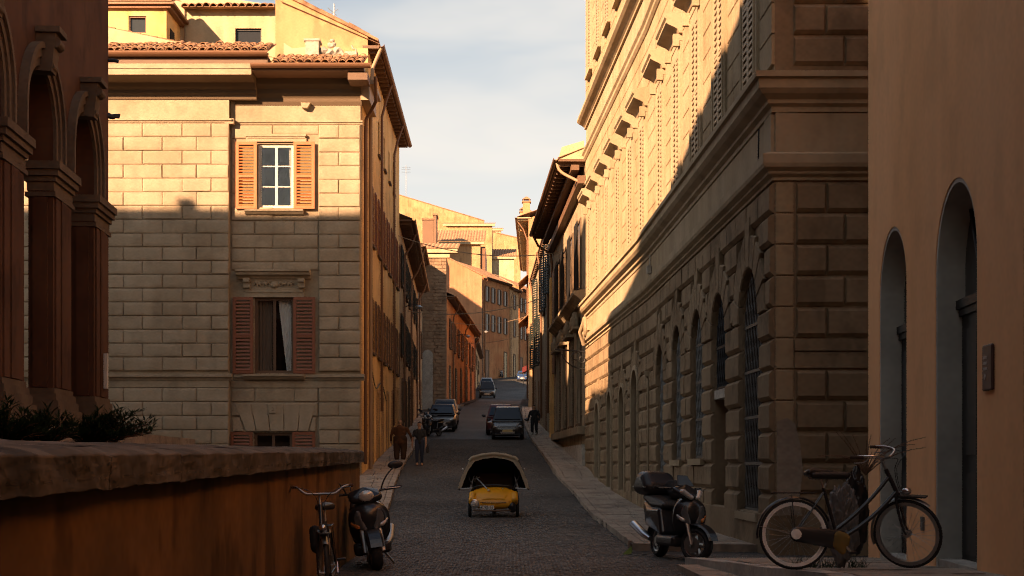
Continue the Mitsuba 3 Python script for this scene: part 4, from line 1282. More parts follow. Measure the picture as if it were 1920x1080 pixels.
q = S2.pt(us_, 1.25, 4.35)
put('arm', cat([tube([o, q], .03), tube([S2.pt(us_, .1, 3.6)] + [S2.pt(us_, .1 + .9 * math.sin(a), 3.6 + .68 * (1 - math.cos(a))) for a in np.linspace(.2, 1.4, 8)], .025), tube([S2.pt(us_, .45 + .16 * math.cos(a), 4.08 + .14 * math.sin(a)) for a in np.linspace(0, 6.28, 14)], .02), tube([S2.pt(us_, .22 + .1 * math.cos(a), 3.95 + .12 * math.sin(a)) for a in np.linspace(0, 6.28, 12)], .02)]), 'iron', lb)

# ================================================================== peach plaster building, right
pb = thing('plaster_building', 'smooth peach plaster building with tall plain arched doorways', 'building')
QX = lambda y: 3.95 + .05 * y
Fq = Frame((QX(-22), -22), (QX(20.95), 20.95), -1)
qs = Fq.L / 42.95
qu = lambda y: (y + 22) * qs
crb = thing('added_sky_blocker', 'unseen house added behind the viewpoint to cut the sky light', 'house')
put('wall', bx(-6.2, 14, -30, -22.4, -2, 21), 'ochre_plaster', crb)  # added behind the eye to block sky light, never in view
put('roof', bx(-6.5, 14.5, -30.5, -22.2, 21.02, 21.5), 'tile', crb)
arcs = [(qu(19.3), 1.72), (qu(16.02), 1.82), (qu(12.6), 1.82), (qu(9.2), 1.82)]
qp = sbox(0, -1.6, Fq.L, 10.5)
for uc, w in arcs:
    qp = qp.difference(arch_poly(uc, w, -1.6, 3.06 - w / 2, 28))
wallm = extrude_uz(qp, -.30, 0)
put('wall', Fq(wallm), 'peach_plaster', pb)
put('gable_wall', hexa([(QX(20.95) + .301, 20.6, -1.6), (10, 20.6, -1.6), (10, 20.95, -1.6), (QX(20.95) + .301, 20.95, -1.6), (QX(20.95) + .301, 20.6, 10.5), (10, 20.6, 10.5), (10, 20.95, 10.5), (QX(20.95) + .301, 20.95, 10.5)]), 'peach_plaster', pb)
put('roof', hexa([(QX(-22) - .2, -22, 10.52), (11, -22, 10.52), (11, 21, 10.52), (QX(21) - .2, 21, 10.52), (QX(-22) - .2, -22, 10.7), (11, -22, 10.7), (11, 21, 10.7), (QX(21) - .2, 21, 10.7)]), 'tile', pb)
for uc, w in arcs:
    r = w / 2
    zs = 3.06 - r
    inner = arch_poly(uc, w - .1, -1.5, zs, 28)
    dk = put('doorway', Fq(cat([extrude_uz(arch_poly(uc, w - .003, -1.6, zs, 28).difference(inner), -.36, -.012)])), 'door_grey', pb)
    put('bead', Fq(extrude_uz(arch_poly(uc, w - .002, -1.5, zs, 28).difference(arch_poly(uc, w - .05, -1.52, zs, 28)), -.33, -.15)), 'door_grey', dk)
    gap_ = sbox(uc - .06, -1.5, uc + .06, zs)
    put('leaf', Fq(cat([extrude_uz(sbox(uc - r + .05, -1.6, uc - .01, 1.72), -.35, -.29), extrude_uz(sbox(uc + .01, -1.6, uc + r - .05, 1.72), -.35, -.29)] + [bx(uc + s - .28, uc + s + .28, -.29, -.265, z0, z1) for s in (-.43, .43) for z0, z1 in ((-1.0, -.1), (.1, 1.5))])), 'iron', dk)
    put('transom', Fq(cat([bx(uc - r + .05, uc + r - .05, -.35, -.22, 1.74, 1.84), bx(uc - r + .05, uc + r - .05, -.34, -.25, 1.66, 1.738)])), 'iron', dk)
    fan = [bx(uc - .025, uc + .025, -.32, -.28, 1.865, 3.0)]
    for a in (.9, 2.24):
        fan.append(tube([(uc, -.30, 1.87), (uc + (r - .06) * math.cos(a), -.30, zs + (r - .06) * math.sin(a))], .02))
    put('fanlight', Fq(cat(fan)), 'iron', dk)
    put('pane', Fq(extrude_uz(arch_poly(uc, w - .1, 1.865, zs, 24), -.335, -.325)), 'dark_glass', dk)
for uc, w in arcs:
    put('threshold', Fq(bx(uc - w / 2 + .01, uc + w / 2 - .01, -.6, -.02, -1.6, FZ(-22 + uc / qs) + .05)), 'cement', pb)
pq = thing('bronze_plaque', 'narrow dark metal doorbell plaque on the peach wall beside the tall arch', 'plaque')
yq = 14.62
uq = qu(yq)
zq = (870 - 689) / 2800 * yq
put('panel', Fq(cat([rbox(uq - .17, uq + .17, .002, .035, zq - .225, zq + .225, .012)])), 'plaque_metal', pq)
for k in range(3):
    z = zq + .10 - k * .055
    put('name_strip', Fq(bx(uq - .02, uq + .12, .034, .039, z - .014, z + .014)), 'plaque_grey', pq)
put('button', Fq(revolve([(0, .034), (.03, .034), (.03, .04), (0, .044)], 'y', (uq + .05, 0, zq - .09), 14)), 'plaque_grey', pq)
wo = put('wall_box', Fq(bx(qu(17.5) - .05, qu(17.5) + .05, .002, .03, -.78, -.62)), 'grey_paint', pb)

# ================================================================== houses further up the street
def far_window(F, par, u, z, w, h, shut=None, mat='shutter_brown', d=.0, open_=True):
    wk = put('window', F(bx(u - w / 2, u + w / 2, .002, .02, z, z + h)), 'dark_glass', par)
    put('frame', F(cat([bx(u - w / 2 - .1, u - w / 2, .002, .06, z - .1, z + h + .1), bx(u + w / 2, u + w / 2 + .1, .002, .06, z - .1, z + h + .1), bx(u - w / 2, u + w / 2, .002, .06, z + h, z + h + .1), bx(u - w / 2 - .12, u + w / 2 + .12, .002, .12, z - .12, z)])), 'column_stone', wk)
    if shut == 'open':
        for s in (-1, 1):
            fm, sm = slat_shutter(w / 2, h, .05, .06, 14)
            o = u + (w / 2 + .02 if s > 0 else -w - .02)
            put('shutter', F(cat([shift(fm, o, .07, z), shift(sm, o, .07, z)])), mat, par)
    elif shut == 'closed':
        fm, sm = slat_shutter(w, h, .05, .06, 14)
        put('shutter', F(cat([shift(fm, u - w / 2, .03, z), shift(sm, u - w / 2, .03, z)])), mat, par)
    return wk


def street_house(name, label, cat_, p0, p1, side, depth, z0, top, mat, over, rise, floors, ys_, shut, smat, wsize=(1.0, 1.8), doors_=(), pipe=None, group=None, rmat='tile', gut=True, emat='wood_dark'):
    h = thing(name, label, cat_, group)
    F = Frame(p0, p1, side)
    L = F.L
    put('wall', F(cat([bx(0, L, -.4, 0, z0, top), bx(.01, .4, -depth, -.4, z0, top - .01), bx(L - .4, L - .01, -depth, -.4, z0, top - .01), bx(0, L, -depth - .4, -depth, z0, top)])), mat, h)
    put('roof', tile_roof_mesh(F, -.15, L + .15, over, top + .12, -depth / 2, top + .12 + rise, .28, .05), rmat, h)
    put('gable', F(cat([extrude_dz([(over * 0, top - .01), (-depth, top - .01), (-depth / 2, top + rise + .02)], .02, .35), extrude_dz([(0, top - .01), (-depth, top - .01), (-depth / 2, top + rise + .02)], L - .35, L - .02)])), mat, h)
    if over > .2:
        put('eave', F(cat([bx(-.1, L + .1, -.2, over, top + .002, top + .09)] + [bx(u, u + .12, .002, over - .06, top - .13, top - .002) for u in np.arange(.2, L, .8)])), emat, h)
        if gut:
            gutter(F, -.15, L + .15, over + .08, top + .12, .10, 'gutter', h)
    for (zf, hf) in floors:
        for u in ys_:
            if 0.5 < u < L - .4:
                far_window(F, h, u, zf, wsize[0], hf, shut, smat)
    for (u, za, zb, w, m) in doors_:
        dk = put('door', F(bx(u - w / 2, u + w / 2, .002, .03, za, zb)), m, h)
        put('jamb', F(cat([bx(u - w / 2 - .15, u - w / 2, .002, .08, za, zb + .15), bx(u + w / 2, u + w / 2 + .15, .002, .08, za, zb + .15), bx(u - w / 2, u + w / 2, .002, .08, zb, zb + .15)])), 'column_stone', dk)
    for u in (pipe or ()):
        put('downpipe', F(tube(curve([(u, over + .05, top + .05), (u, over, top - .3), (u, .14, top - 1.0), (u, .10, top - 1.6), (u, .10, z0 + 2.2)], 16), .06)), 'gutter_copper', h, smooth=True)
    return h, F


def extrude_dz(poly, u0, u1):
    m = extrude_uz(Polygon(poly), u0, u1)   # (a, depth, b) -> depth becomes u
    v = np.asarray(m.vertices)
    return tm(np.stack([v[:, 1], v[:, 0], v[:, 2]], 1), np.asarray(m.faces)[:, ::-1])


# right-hand side
h, F = street_house('eaves_house', 'grey house with very deep overhanging eaves beyond the palace', 'house', (2.80, 57.1), (2.10, 76), -1, 9, -1, 11.55, 'grey_plaster', 1.05, 2.2,
                    [], [], None, 'shutter_brown', pipe=[18.3], emat='wood_dark')
put('eave_board', F(cat([bx(-.2, 19, .25, .55, 11.2, 11.4), bx(-.2, 19, .002, .3, 10.7, 11.0)])), 'wood_dark', h)
put('gable_end', hexa([(1.75, 57.0, 11.6), (2.75, 57.0, 11.6), (2.75, 57.35, 11.6), (1.75, 57.35, 11.6), (1.9, 57.0, 12.1), (2.75, 57.0, 12.35), (2.75, 57.35, 12.35), (1.9, 57.35, 12.1)]), 'cream_plaster', h)
put('downpipe', tube(curve([(1.72, 57.3, 11.7), (1.78, 57.3, 11.35), (2.4, 57.2, 10.9), (2.78, 57.0, 10.7)], 12), .06), 'gutter_tan', h, smooth=True)
for u in (2.5, 6.4, 10.3, 14.4):
    wk = far_window(F, h, u, 6.9, 1.5, 2.7)
    put('bars', F(cat([tube([(u - .7 + i * .28, .16, 6.8), (u - .7 + i * .28, .16, 9.6)], .025, 5) for i in range(6)] + [bx(u - .8, u + .8, .14, .18, z - .02, z + .02) for z in (6.9, 8.2, 9.5)])), 'iron', wk)
    wk = far_window(F, h, u, 1.6, 1.6, 3.6)
    put('mullion', F(cat([bx(u - .5 + i * .33, u - .42 + i * .33, .02, .10, 1.6, 5.2) for i in range(4)])), 'grey_plaster', wk)
    cz = [tube([(u + .8 * math.cos(a) * (1 - a / 8), .2, 5.55 + .5 * math.sin(a) * (1 - a / 9)) for a in np.linspace(0, 6, 16)], .12, 6), ellipsoid((u, .2, 5.6), (.3, .22, .35)), bx(u - 1.1, u + 1.1, .002, .35, 5.30, 5.42)]
    put('carved_head', F(cat(cz)), 'grey_plaster', h, smooth=40)
put('string_course', F(cat([profile_run([(0, 6.25), (.15, 6.25), (.3, 6.4), (.45, 6.5), (.45, 6.62), (0, 6.7)], 0, 16), bx(0, 16, .002, .3, 1.15, 1.45)])), 'grey_plaster', h)
put('plinth', F(cat([bx(0, 16, .002, .14, -1, .75)])), 'cement', h)
put('corner_shutter', F(cat([bx(16.6, 17.9, .05, .12, 4.5, 9.6)])), 'shutter_brown', h)
put('pilaster', F(bx(18.2, 18.9, .002, .2, -1, 9.4)), 'yellow_plaster', h)

h, F = street_house('narrow_house', 'narrow pale house squeezed beside green shutters and black pipes', 'house', (2.08, 76.2), (1.45, 103), -1, 9, .5, 12.4, 'grey_plaster', .3, 1.5,
                    [(8.6, 1.9)], [4, 9, 14, 20], None, 'shutter_green', pipe=[3, 11.5, 24], gut=False)
for (u, z, hh) in ((2.5, 9.0, 2.6), (6, 8.6, 2.8), (8, 8.6, 2.8), (12.5, 6.0, 2.9), (15, 6.0, 2.9), (18, 8.8, 2.9), (21, 6.3, 2.9), (23, 6.3, 2.9)):
    fm, sm = slat_shutter(.85, hh, .05, .07, 20)
    put('shutter', F(turned(shift(cat([fm, sm]), u, .06, z), .3, u)), 'shutter_green', h)
for u in (6.5, 16.5, 22.5):
    put('door', F(bx(u, u + 1.1, .002, .03, 1.0, 4.2 + u * .06)), 'shutter_brown', h)
h, F = street_house('tall_corner_house', 'tall sunlit house with ragged rooftop rising behind the deep eaves', 'house', (1.30, 118), (1.9, 150), -1, 10, 3, 19.4, 'ochre_plaster', .9, 2.0,
                    [(12.2, 2.2), (16.2, 2.0)], [3, 8, 13, 19, 25], 'open', 'shutter_brown', pipe=[1.0], emat='cream_plaster')
for x_, y_, z_ in ((1.15, 119, 20.1), (.95, 122.5, 19.9), (1.5, 127, 20.4)):
    ck_ = put('chimney', bx(x_ - .28, x_ + .28, y_ - .3, y_ + .3, z_ - .8, z_ + .7), 'ochre_plaster', h)
    put('cap', cat([bx(x_ - .36, x_ + .36, y_ - .38, y_ + .38, z_ + .702, z_ + .80), hexa([(x_ - .34, y_ - .36, z_ + .95), (x_ + .34, y_ - .36, z_ + .95), (x_ + .34, y_ + .36, z_ + .95), (x_ - .34, y_ + .36, z_ + .95), (x_ - .05, y_ - .36, z_ + 1.15), (x_ + .05, y_ - .36, z_ + 1.15), (x_ + .05, y_ + .36, z_ + 1.15), (x_ - .05, y_ + .36, z_ + 1.15)]), bx(x_ - .28, x_ - .2, y_ - .3, y_ + .3, z_ + .80, z_ + .95), bx(x_ + .2, x_ + .28, y_ - .3, y_ + .3, z_ + .80, z_ + .95)]), 'tile', ck_)
put('balcony', F(cat([bx(2, 6, .002, .8, 11.4, 11.6), bx(2, 6, .75, .8, 11.6, 12.5)])), 'orange_plaster', h)
for z in (15.0, 11.8):
    put('awning', F(hexa([(0, .01, z), (5, .01, z), (5, .8, z - .7), (0, .8, z - .7), (0, .01, z + .06), (5, .01, z + .06), (5, .8, z - .64), (0, .8, z - .64)])), 'tile', h)

# left-hand side
ct = thing('added_shade_tower', 'unseen block added behind the stone house to shade the pink gable', 'tower')
put('wall', bx(-33, -23.6, 180, 188, 5, 35.2), 'brick', ct)  # never in view, added for the shadow line on the pink gable
put('roof', hexa([(-33.3, 179.7, 35.21), (-23.3, 179.7, 35.21), (-23.3, 188.3, 35.21), (-33.3, 188.3, 35.21), (-29, 183, 35.8), (-28, 183, 35.8), (-28, 184, 35.8), (-29, 184, 35.8)]), 'tile', ct)
street_house('added_shade_house', 'lowest house just past the red house, out of sight, added to shade the road', 'house', (-4.7, 151), (-4.55, 171.8), 1, 8, 5, 13.2, 'ochre_plaster', .3, .6, [], [], None, 'shutter_brown')  # out-of-view house added to keep the sun off the far road
street_house('added_shade_house', 'low house behind the parked cars beyond the red house, added to shade the road', 'house', (-4.5, 172), (-4.45, 206), 1, 8, 5, 14.6, 'ochre_plaster', .4, 1.0, [(12, 1.6)], [8, 16, 26], 'open', 'shutter_brown', doors_=[(21, 8, 12, 1.6, 'shutter_brown')])  # also added for its shade on the road, only a sliver shows
h, F = street_house('ochre_house', 'shaded ochre house with curving copper gutter next to the yellow house', 'house', (-5.63, 74.5), (-6.62, 105), 1, 9, 0, 12.1, 'ochre_plaster', .65, 2.0,
                    [(5.6, 2.0), (9.2, 1.9)], [2.2, 5.6, 9.2, 13, 17.5, 22, 26.5], 'open', 'shutter_green',
                    doors_=[(3.5, 1, 4.3, 1.3, 'shutter_brown'), (8, 1.3, 4.4, 1.1, 'wood_dark'), (12.5, 1.6, 4.9, 1.4, 'iron'), (18, 2, 5.3, 1.2, 'shutter_brown')], pipe=[4.2, 14.8, 26])
h, F = street_house('grey_house', 'narrow grey house in deep shade before the brick tower house', 'house', (-6.64, 105.2), (-6.9, 114.9), 1, 8, 2, 15.3, 'grey_plaster', .4, 1.2,
                    [(8, 1.8), (11.6, 1.6)], [2.5, 6.5], 'closed', 'shutter_brown', doors_=[(4.5, 3, 6, 1.2, 'wood_dark')], pipe=[1])
bh = thing('brick_house', 'tall narrow brick house with rows of worn bricks and a small hipped roof', 'house')
Fb = Frame((-9, 115.2), (-5.05, 115.2), 1)
put('wall', cat([Fb(bx(0, 3.95, -.4, 0, 2, 15.9)), bx(-5.45, -5.06, 115.6, 121, 2, 15.9)]), 'brick', bh)
br = []
for i, z in enumerate(np.arange(4.0, 15.8, .27)):
    u = 1.9 - .3 * (i % 2)
    while u < 3.9:
        w = rng.uniform(.5, .8) if u < 3.1 else 3.95 - u
        if 3.95 - (u + w) < .3:
            w = 3.95 - u
        deep = .03 + .03 * rng.random() + (.05 if u > 2.9 else 0)
        br.append(Fb(stone(u, u + w, z, z + .27, .001, deep, .02, .0, 1, 1, i, .012)))
        u += w
put('brickwork', cat(br), 'brick', bh, kind='stuff')
put('blind_arch', Fb(extrude_uz(arch_poly(2.5, .8, 4.2, 8.4), .085, .11)), 'cement', bh)
put('roof', tile_roof_mesh(Fb, 1.7, 4.9, .5, 16.6, -3.5, 17.5, .3, .06), 'tile', bh)
put('cornice', Fb(cat([bx(1.8, 4.8, -.3, .4, 16.25, 16.55), bx(2, 4.2, -.3, .2, 15.9, 16.2)])), 'cream_plaster', bh)
h, F = street_house('red_house', 'low orange red house with drooping gutter beyond the brick house', 'house', (-5.03, 115.4), (-3.75, 150), 1, 8, 3, 12.9, 'orange_plaster', .55, 2.0,
                    [(9.2, 2.2)], [3, 7.5, 12, 16.5, 21.5, 26.5, 31], 'open', 'shutter_brown',
                    doors_=[(2.5, 4, 7.6, 1.0, 'cream_plaster'), (9, 4.6, 7.8, 1.0, 'door_grey'), (15, 5, 8.2, 1.1, 'shutter_brown'), (22, 5.6, 8.8, 1.2, 'iron'), (28, 6, 9.3, 1.2, 'shutter_brown')], pipe=[5.2, 19, 33.8])


def block(name, label, cat_, x0, x1, y0, y1, z0, zl, zr_, mat, roof=None, wins_=(), rmat='tile', group=None, smat='shutter_brown'):
    """a house seen over the roofs: a front wall (its top running from zl to zr_), sides, roof and window openings"""
    h = thing(name, label, cat_, group)
    F = Frame((x0, y0), (x1, y0), 1)
    L = F.L
    put('wall', F(cat([extrude_uz(Polygon([(0, z0), (L, z0), (L, zr_), (0, zl)]), -.4, 0), bx(L - .4, L - .005, -(y1 - y0), -.4, z0, zr_ - .02), bx(.005, .4, -(y1 - y0), -.4, z0, zl - .02)])), mat, h)
    if roof:
        rise, over = roof
        put('roof', tile_roof_mesh(F, -over, L + over, over, min(zl, zr_) + .1, -(y1 - y0) * .6, min(zl, zr_) + rise, .45, .09), rmat, h)
        put('cornice', F(cat([bx(-over * .8, L + over * .8, .003, over * .8, min(zl, zr_) - .35, min(zl, zr_) + .05)])), 'cream_plaster', h)
    else:
        put('verge', F(hexa([(-.1, -.6, zl + .01), (L + .1, -.6, zr_ + .01), (L + .1, .15, zr_ + .01), (-.1, .15, zl + .01), (-.1, -.6, zl + .2), (L + .1, -.6, zr_ + .2), (L + .1, .15, zr_ + .2), (-.1, .15, zl + .2)])), rmat, h)
    for (u, z, w, hh) in wins_:
        far_window(F, h, u, z, w, hh, 'closed', smat)
    return h, F


block('pink_gable_house', 'pinkish gabled wall half in sunlight above the red house', 'house', -9.4, -4.25, 212, 226, 11, 29.4, 26.7, 'pink_plaster')
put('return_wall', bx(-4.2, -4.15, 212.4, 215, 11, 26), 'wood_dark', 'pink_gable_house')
for nm, lb_, a, b, top, mt, wn in (('terrace_house', 'sunlit orange house with tall shutters at the bend of the street', (-4.1, 215.2), (-.4, 224.6), 26.8, 'orange_plaster', [1.3, 3.6, 6.0, 8.4]),
                                   ('terrace_house', 'cream house with a lone framed window at the bend of the street', (-.3, 224.8), (1.0, 230), 26.4, 'ochre_plaster', [2.6]),
                                   ('terrace_house', 'brown shuttered end house closing the view up the street', (1.05, 230.2), (5.2, 243), 26.9, 'orange_plaster', [1.2, 3.4, 5.6, 8, 10.5])):
    street_house(nm, lb_, 'house', a, b, 1, 8, 11, top, mt, .6, 2.4, [(23.6, 2.1), (19.4, 2.3)], wn, 'open', 'shutter_brown', (.85, 2), doors_=[(wn[0], 12, 16.4, 1.1, 'shutter_brown'), (wn[-1], 12, 16.6, .9, 'cream_plaster')], pipe=[.3], group=None)
block('hipped_house', 'sunlit house with red hipped tile roof standing above the street', 'house', -12.6, -5.1, 240, 256, 16, 35.6, 35.6, 'ochre_plaster', (3.4, .8), [])
put('shade_painted_return', bx(-5.05, -4.3, 240.5, 256, 20, 35.0), 'gutter_copper', 'hipped_house')  # dark copper colour stands in for shade on this side wall
block('hipped_house', 'higher sunlit house with a scalloped tile eave behind the hipped roof', 'house', -11.8, -3.6, 268, 280, 25, 43.0, 43.0, 'ochre_plaster', (1.4, .7), [(1.2, 40.2, 1.0, 1.4)])
block('cream_house', 'bright cream house front with red tiled roof in full sun', 'house', -5.6, .35, 270, 284, 18, 37.4, 37.4, 'cream_plaster', (2.6, .5), [])
block('ochre_wall_house', 'plain sunlit ochre wall rising behind the cream house', 'house', -5.0, 1.7, 296, 308, 22, 46.2, 44.6, 'ochre_plaster', None, [(1.0, 41, .8, 1.2)])
block('hilltop_house', 'great sloping sunlit wall crowning the hill above all the roofs', 'house', -34, -5.8, 310, 330, 24, 59.0, 50.4, 'ochre_plaster', None, [])
block('hilltop_house', 'small block with a scalloped roof at the right end of the hilltop', 'house', -7.2, -2.2, 300, 309, 24, 47.2, 47.2, 'cream_plaster', (.9, .5), [])
ck = thing('shade_painted_wing', 'tall narrow wing with a stepped top left of the hipped roof, shade painted in dark brown', 'wing')
put('wall', cat([bx(-13.9, -12.2, 232, 236, 16, 37.9), bx(-12.15, -11.75, 231.6, 236, 16, 38.6)]), 'shutter_brown', ck)  # dark brown stands in for shade, the sun reaches this wing
put('cap', cat([bx(-14.0, -12.2, 231.8, 236, 37.92, 38.2), bx(-12.3, -11.6, 231.4, 236, 38.62, 38.9)]), 'tile', ck)
for (x, y, z, hh, k) in ((-22, 310, 57.5, 4.5, 0),):
    a_ = thing('aerial', ['thin television aerial on the hilltop roof beside the yellow house gutter', 'tiny aerial on the hilltop block', 'small aerial on the ochre wall house'][k], 'aerial')
    put('mast', cat([tube([(x, y, z - 2), (x, y, z + hh)], .05, 5)] + [tube([(x - .9, y, z + hh - .4 - i * .5), (x + .9, y, z + hh - .4 - i * .5)], .03, 4) for i in range(3)]), 'steel', a_)

# cables and lamps across the street
def sag(p, q, s, n=14):
    p, q = np.asarray(p, float), np.asarray(q, float)
    return [p + (q - p) * f + np.array([0, 0, -4 * s * f * (1 - f)]) for f in np.linspace(0, 1, n)]


for lab, p, q, s in (('highest cable slung from the yellow house to the eaves house', (-5.5, 72, 11.0), (2.3, 72, 10.2), .5), ('cable slung low across the street before the brick house', (-5.9, 84, 8.6), (1.9, 84, 9.4), .5),
                     ('far cable carrying the hanging street lamps', (-4.9, 118, 11.2), (1.3, 120, 11.9), .4), ('slack cable between the red house and the narrow house', (-4.7, 125, 10.2), (1.2, 119, 10.4), .35)):
    put('overhead_cable', tube(sag(p, q, s), .022, 5), 'gutter_tan', None, label=lab, cat='cable')


def lantern(label, o, arm, hang=.0):
    t = thing('street_lamp', label, 'street lamp')
    o = np.asarray(o, float)
    e = o + np.asarray(arm, float)
    put('arm', cat([tube([o, (o + e) / 2 + [0, 0, .12], e], .03, 6)]), 'iron', t)
    hd = moved(revolve([(0, .12), (.10, .10), (.22, 0), (.20, -.03), (0, -.03)], 'z', (0, 0, 0), 14), mat4(e + [0, 0, -.1]))
    put('shade', hd, 'silver_paint', t, smooth=40)
    put('lens', moved(revolve([(.17, -.03), (.12, -.10), (0, -.13)], 'z', (0, 0, 0), 12), mat4(e + [0, 0, -.1])), 'lamp_lens', t, smooth=True)


lantern('street lamp on a bracket arm on the ochre house', (-5.75, 80, 8.4), (.75, 0, .1))
lantern('street lamp projecting from the red house beside its shutters', (-4.75, 124, 10.6), (1.1, 0, .1))
lantern('street lamp hanging farther up over the bend', (-3.85, 148, 13.2), (1.3, 0, 0))

# ================================================================== vehicles, people, plants, small things
def wheel_parts(par, M, c, R, w, rim='steel', tyre='rubber', hub=.05, spokes=5, depth=2, rr=None, axis='x', spoke_w=.05, thin=False, name='wheel'):
    """a wheel about the x axis at c: tyre, rim with spokes; keys par__wheel > tyre, rim"""
    rr = rr or R * .68
    tw = w / 2
    ty = revolve([(rr, -tw * .8), (R - tw * .8, -tw), (R - tw * .3, -tw * .75), (R, -tw * .3), (R, tw * .3), (R - tw * .3, tw * .75), (R - tw * .8, tw), (rr, tw * .8), (rr, -tw * .8)], axis, c, 36)
    wk = put(name, moved(ty, M), tyre, par, smooth=40)
    rm = [revolve([(rr * .86, -tw * .6), (rr + .002, -tw * .75), (rr + .002, tw * .75), (rr * .86, tw * .6), (rr * .86, -tw * .6)], axis, c, 36),
          revolve([(0, -tw * .8), (hub, -tw * .8), (hub, tw * .8), (0, tw * .8)], axis, c, 16)]
    for i in range(spokes):
        a = 2 * math.pi * i / spokes + .3
        b = bx(-tw * .35, tw * .35, -spoke_w / 2, spoke_w / 2, hub * .9, rr * .88)
        b = moved(b, trimesh.transformations.rotation_matrix(a, [1, 0, 0]))
        rm.append(shift(b, *c))
    put('rim', moved(cat(rm), M), rim, wk, smooth=30)
    return wk


# ---- cars
def car(name, label, x, y, rz, L=4.1, W=1.72, H=1.5, paint='black_paint', front=True, plate='plate', van=False):
    t = thing(name, label, 'car')
    sl = (gz(y + 1.5) - gz(y - 1.5)) / 3
    fwd = -1 if abs(abs(rz) - math.pi) < 1 else 1
    M = mat4([x, y, gz(y) + .01], rz, 0, math.atan(sl) * fwd)
    hl, hw = L / 2, W / 2
    nose = .92 if not van else 1.0
    body = loft([(hl, hw * .62, .34, .60, 4), (hl - .06, hw * .82, .24, .72, 4), (hl - .35, hw * .95, .20, .84 * nose, 5), (hl - .95, hw * .99, .19, .95 * nose, 6), (.2, hw, .19, .98, 6), (-.6, hw, .19, 1.0, 6), (-hl + .5, hw * .98, .21, 1.0, 6), (-hl + .12, hw * .92, .27, .95, 5), (-hl, hw * .78, .36, .86, 4)], 28)
    mb = m3.Manifold(m3.Mesh(np.asarray(body.vertices, np.float32), np.asarray(body.faces, np.uint32)))
    wy = (hl - .78, -hl + .72)
    if mb.status() == m3.Error.NoError and mb.volume() < 0:
        body = tm(body.vertices, np.asarray(body.faces)[:, ::-1]); mb = m3.Manifold(m3.Mesh(np.asarray(body.vertices, np.float32), np.asarray(body.faces, np.uint32)))
    for q in wy:
        cy = trimesh.creation.cylinder(.36, W + .4, sections=32)
        cy.apply_transform(trimesh.transformations.rotation_matrix(math.pi / 2, [0, 1, 0])); cy.apply_translation([0, q, .31])
        inner = trimesh.creation.box(extents=[W - .5, 1, 1]); inner.apply_translation([0, q, .31])
        cut = m3.Manifold(m3.Mesh(np.asarray(cy.vertices, np.float32), np.asarray(cy.faces, np.uint32))) - m3.Manifold(m3.Mesh(np.asarray(inner.vertices, np.float32), np.asarray(inner.faces, np.uint32)))
        mb = mb - cut
    g = mb.to_mesh()
    put('body', moved(tm(g.vert_properties[:, :3], g.tri_verts), M), paint, t, smooth=35)
    yb, yt, yr, ye = hl - 1.05, hl - 1.75, -hl + .75, -hl + .22
    if van:
        yb, yt = hl - .85, hl - 1.5
    cab = sph_hull([(s * (hw - .10), yb, .93, .05) for s in (-1, 1)] + [(s * (hw - .28), yt, H - .08, .07) for s in (-1, 1)] + [(s * (hw - .28), yr, H - .09, .07) for s in (-1, 1)] + [(s * (hw - .12), ye, .98, .05) for s in (-1, 1)])
    put('cabin', moved(cab, M), paint, t, smooth=35)

    def pane(a, b, c, d, off):
        n = np.cross(np.subtract(b, a), np.subtract(d, a)); n = n / np.linalg.norm(n) * off
        q = np.array([a, b, c, d]) + n
        return tm(q, [[0, 1, 2], [0, 2, 3]])
    put('windscreen', moved(pane((hw - .17, yb - .02, .99), (hw - .33, yt + .03, H - .10), (-hw + .33, yt + .03, H - .10), (-hw + .17, yb - .02, .99), -.058), M), 'car_glass', t)
    put('windscreen', moved(pane((-hw + .2, ye + .04, 1.04), (-hw + .34, yr, H - .12), (hw - .34, yr, H - .12), (hw - .2, ye + .04, 1.04), -.058), M), 'car_glass', t)
    for s in (-1, 1):
        a = pane((s * (hw - .13), yb - .25, 1.0), (s * (hw - .29), yt + .02, H - .13), (s * (hw - .29), yr + .1, H - .14), (s * (hw - .14), ye + .3, 1.02), .056 * s)
        put('door_window', moved(a, M), 'car_glass', t)
        put('mirror', moved(cat([sph_hull([(s * (hw + .06), yb - .3, 1.0, .05), (s * (hw + .17), yb - .3, 1.02, .06), (s * (hw + .15), yb - .25, .96, .05)])]), M), 'black_plastic', t, smooth=30)
        put('headlight', moved(sph_hull([(s * (hw - .17), hl - .16, .68, .07), (s * (hw - .42), hl - .09, .64, .06)]), M), 'lamp_lens', t, smooth=True)
        put('tail_light', moved(sph_hull([(s * (hw - .14), -hl + .10, .84, .06), (s * (hw - .16), -hl + .12, .98, .05)]), M), 'red_lens', t, smooth=True)
    for q in wy:
        for s in (-1, 1):
            wheel_parts(t, M, (s * (hw - .11), q, .31), .31, .2, 'steel', hub=.06, spokes=7, spoke_w=.05)
    gr = [bx(-.5, .5, hl - .075, hl - .03, .60, .615), bx(-.5, .5, hl - .075, hl - .03, .655, .67), bx(-.36, .36, hl - .03, hl + .012, .34, .44)]
    put('grille', moved(cat(gr), M), 'steel' if front else 'black_plastic', t)
    put('number_plate', moved(cat([bx(-.26, .26, hl + .013, hl + .025, .43, .54)]), M), plate, t)
    put('number_plate', moved(cat([bx(-.26, .26, -hl - .02, -hl - .005, .62, .73)]), M), plate, t)
    put('bumper', moved(rbox(-hw * .8, hw * .8, hl - .2, hl + .008, .24, .34, .03), M), 'black_plastic', t)
    return t


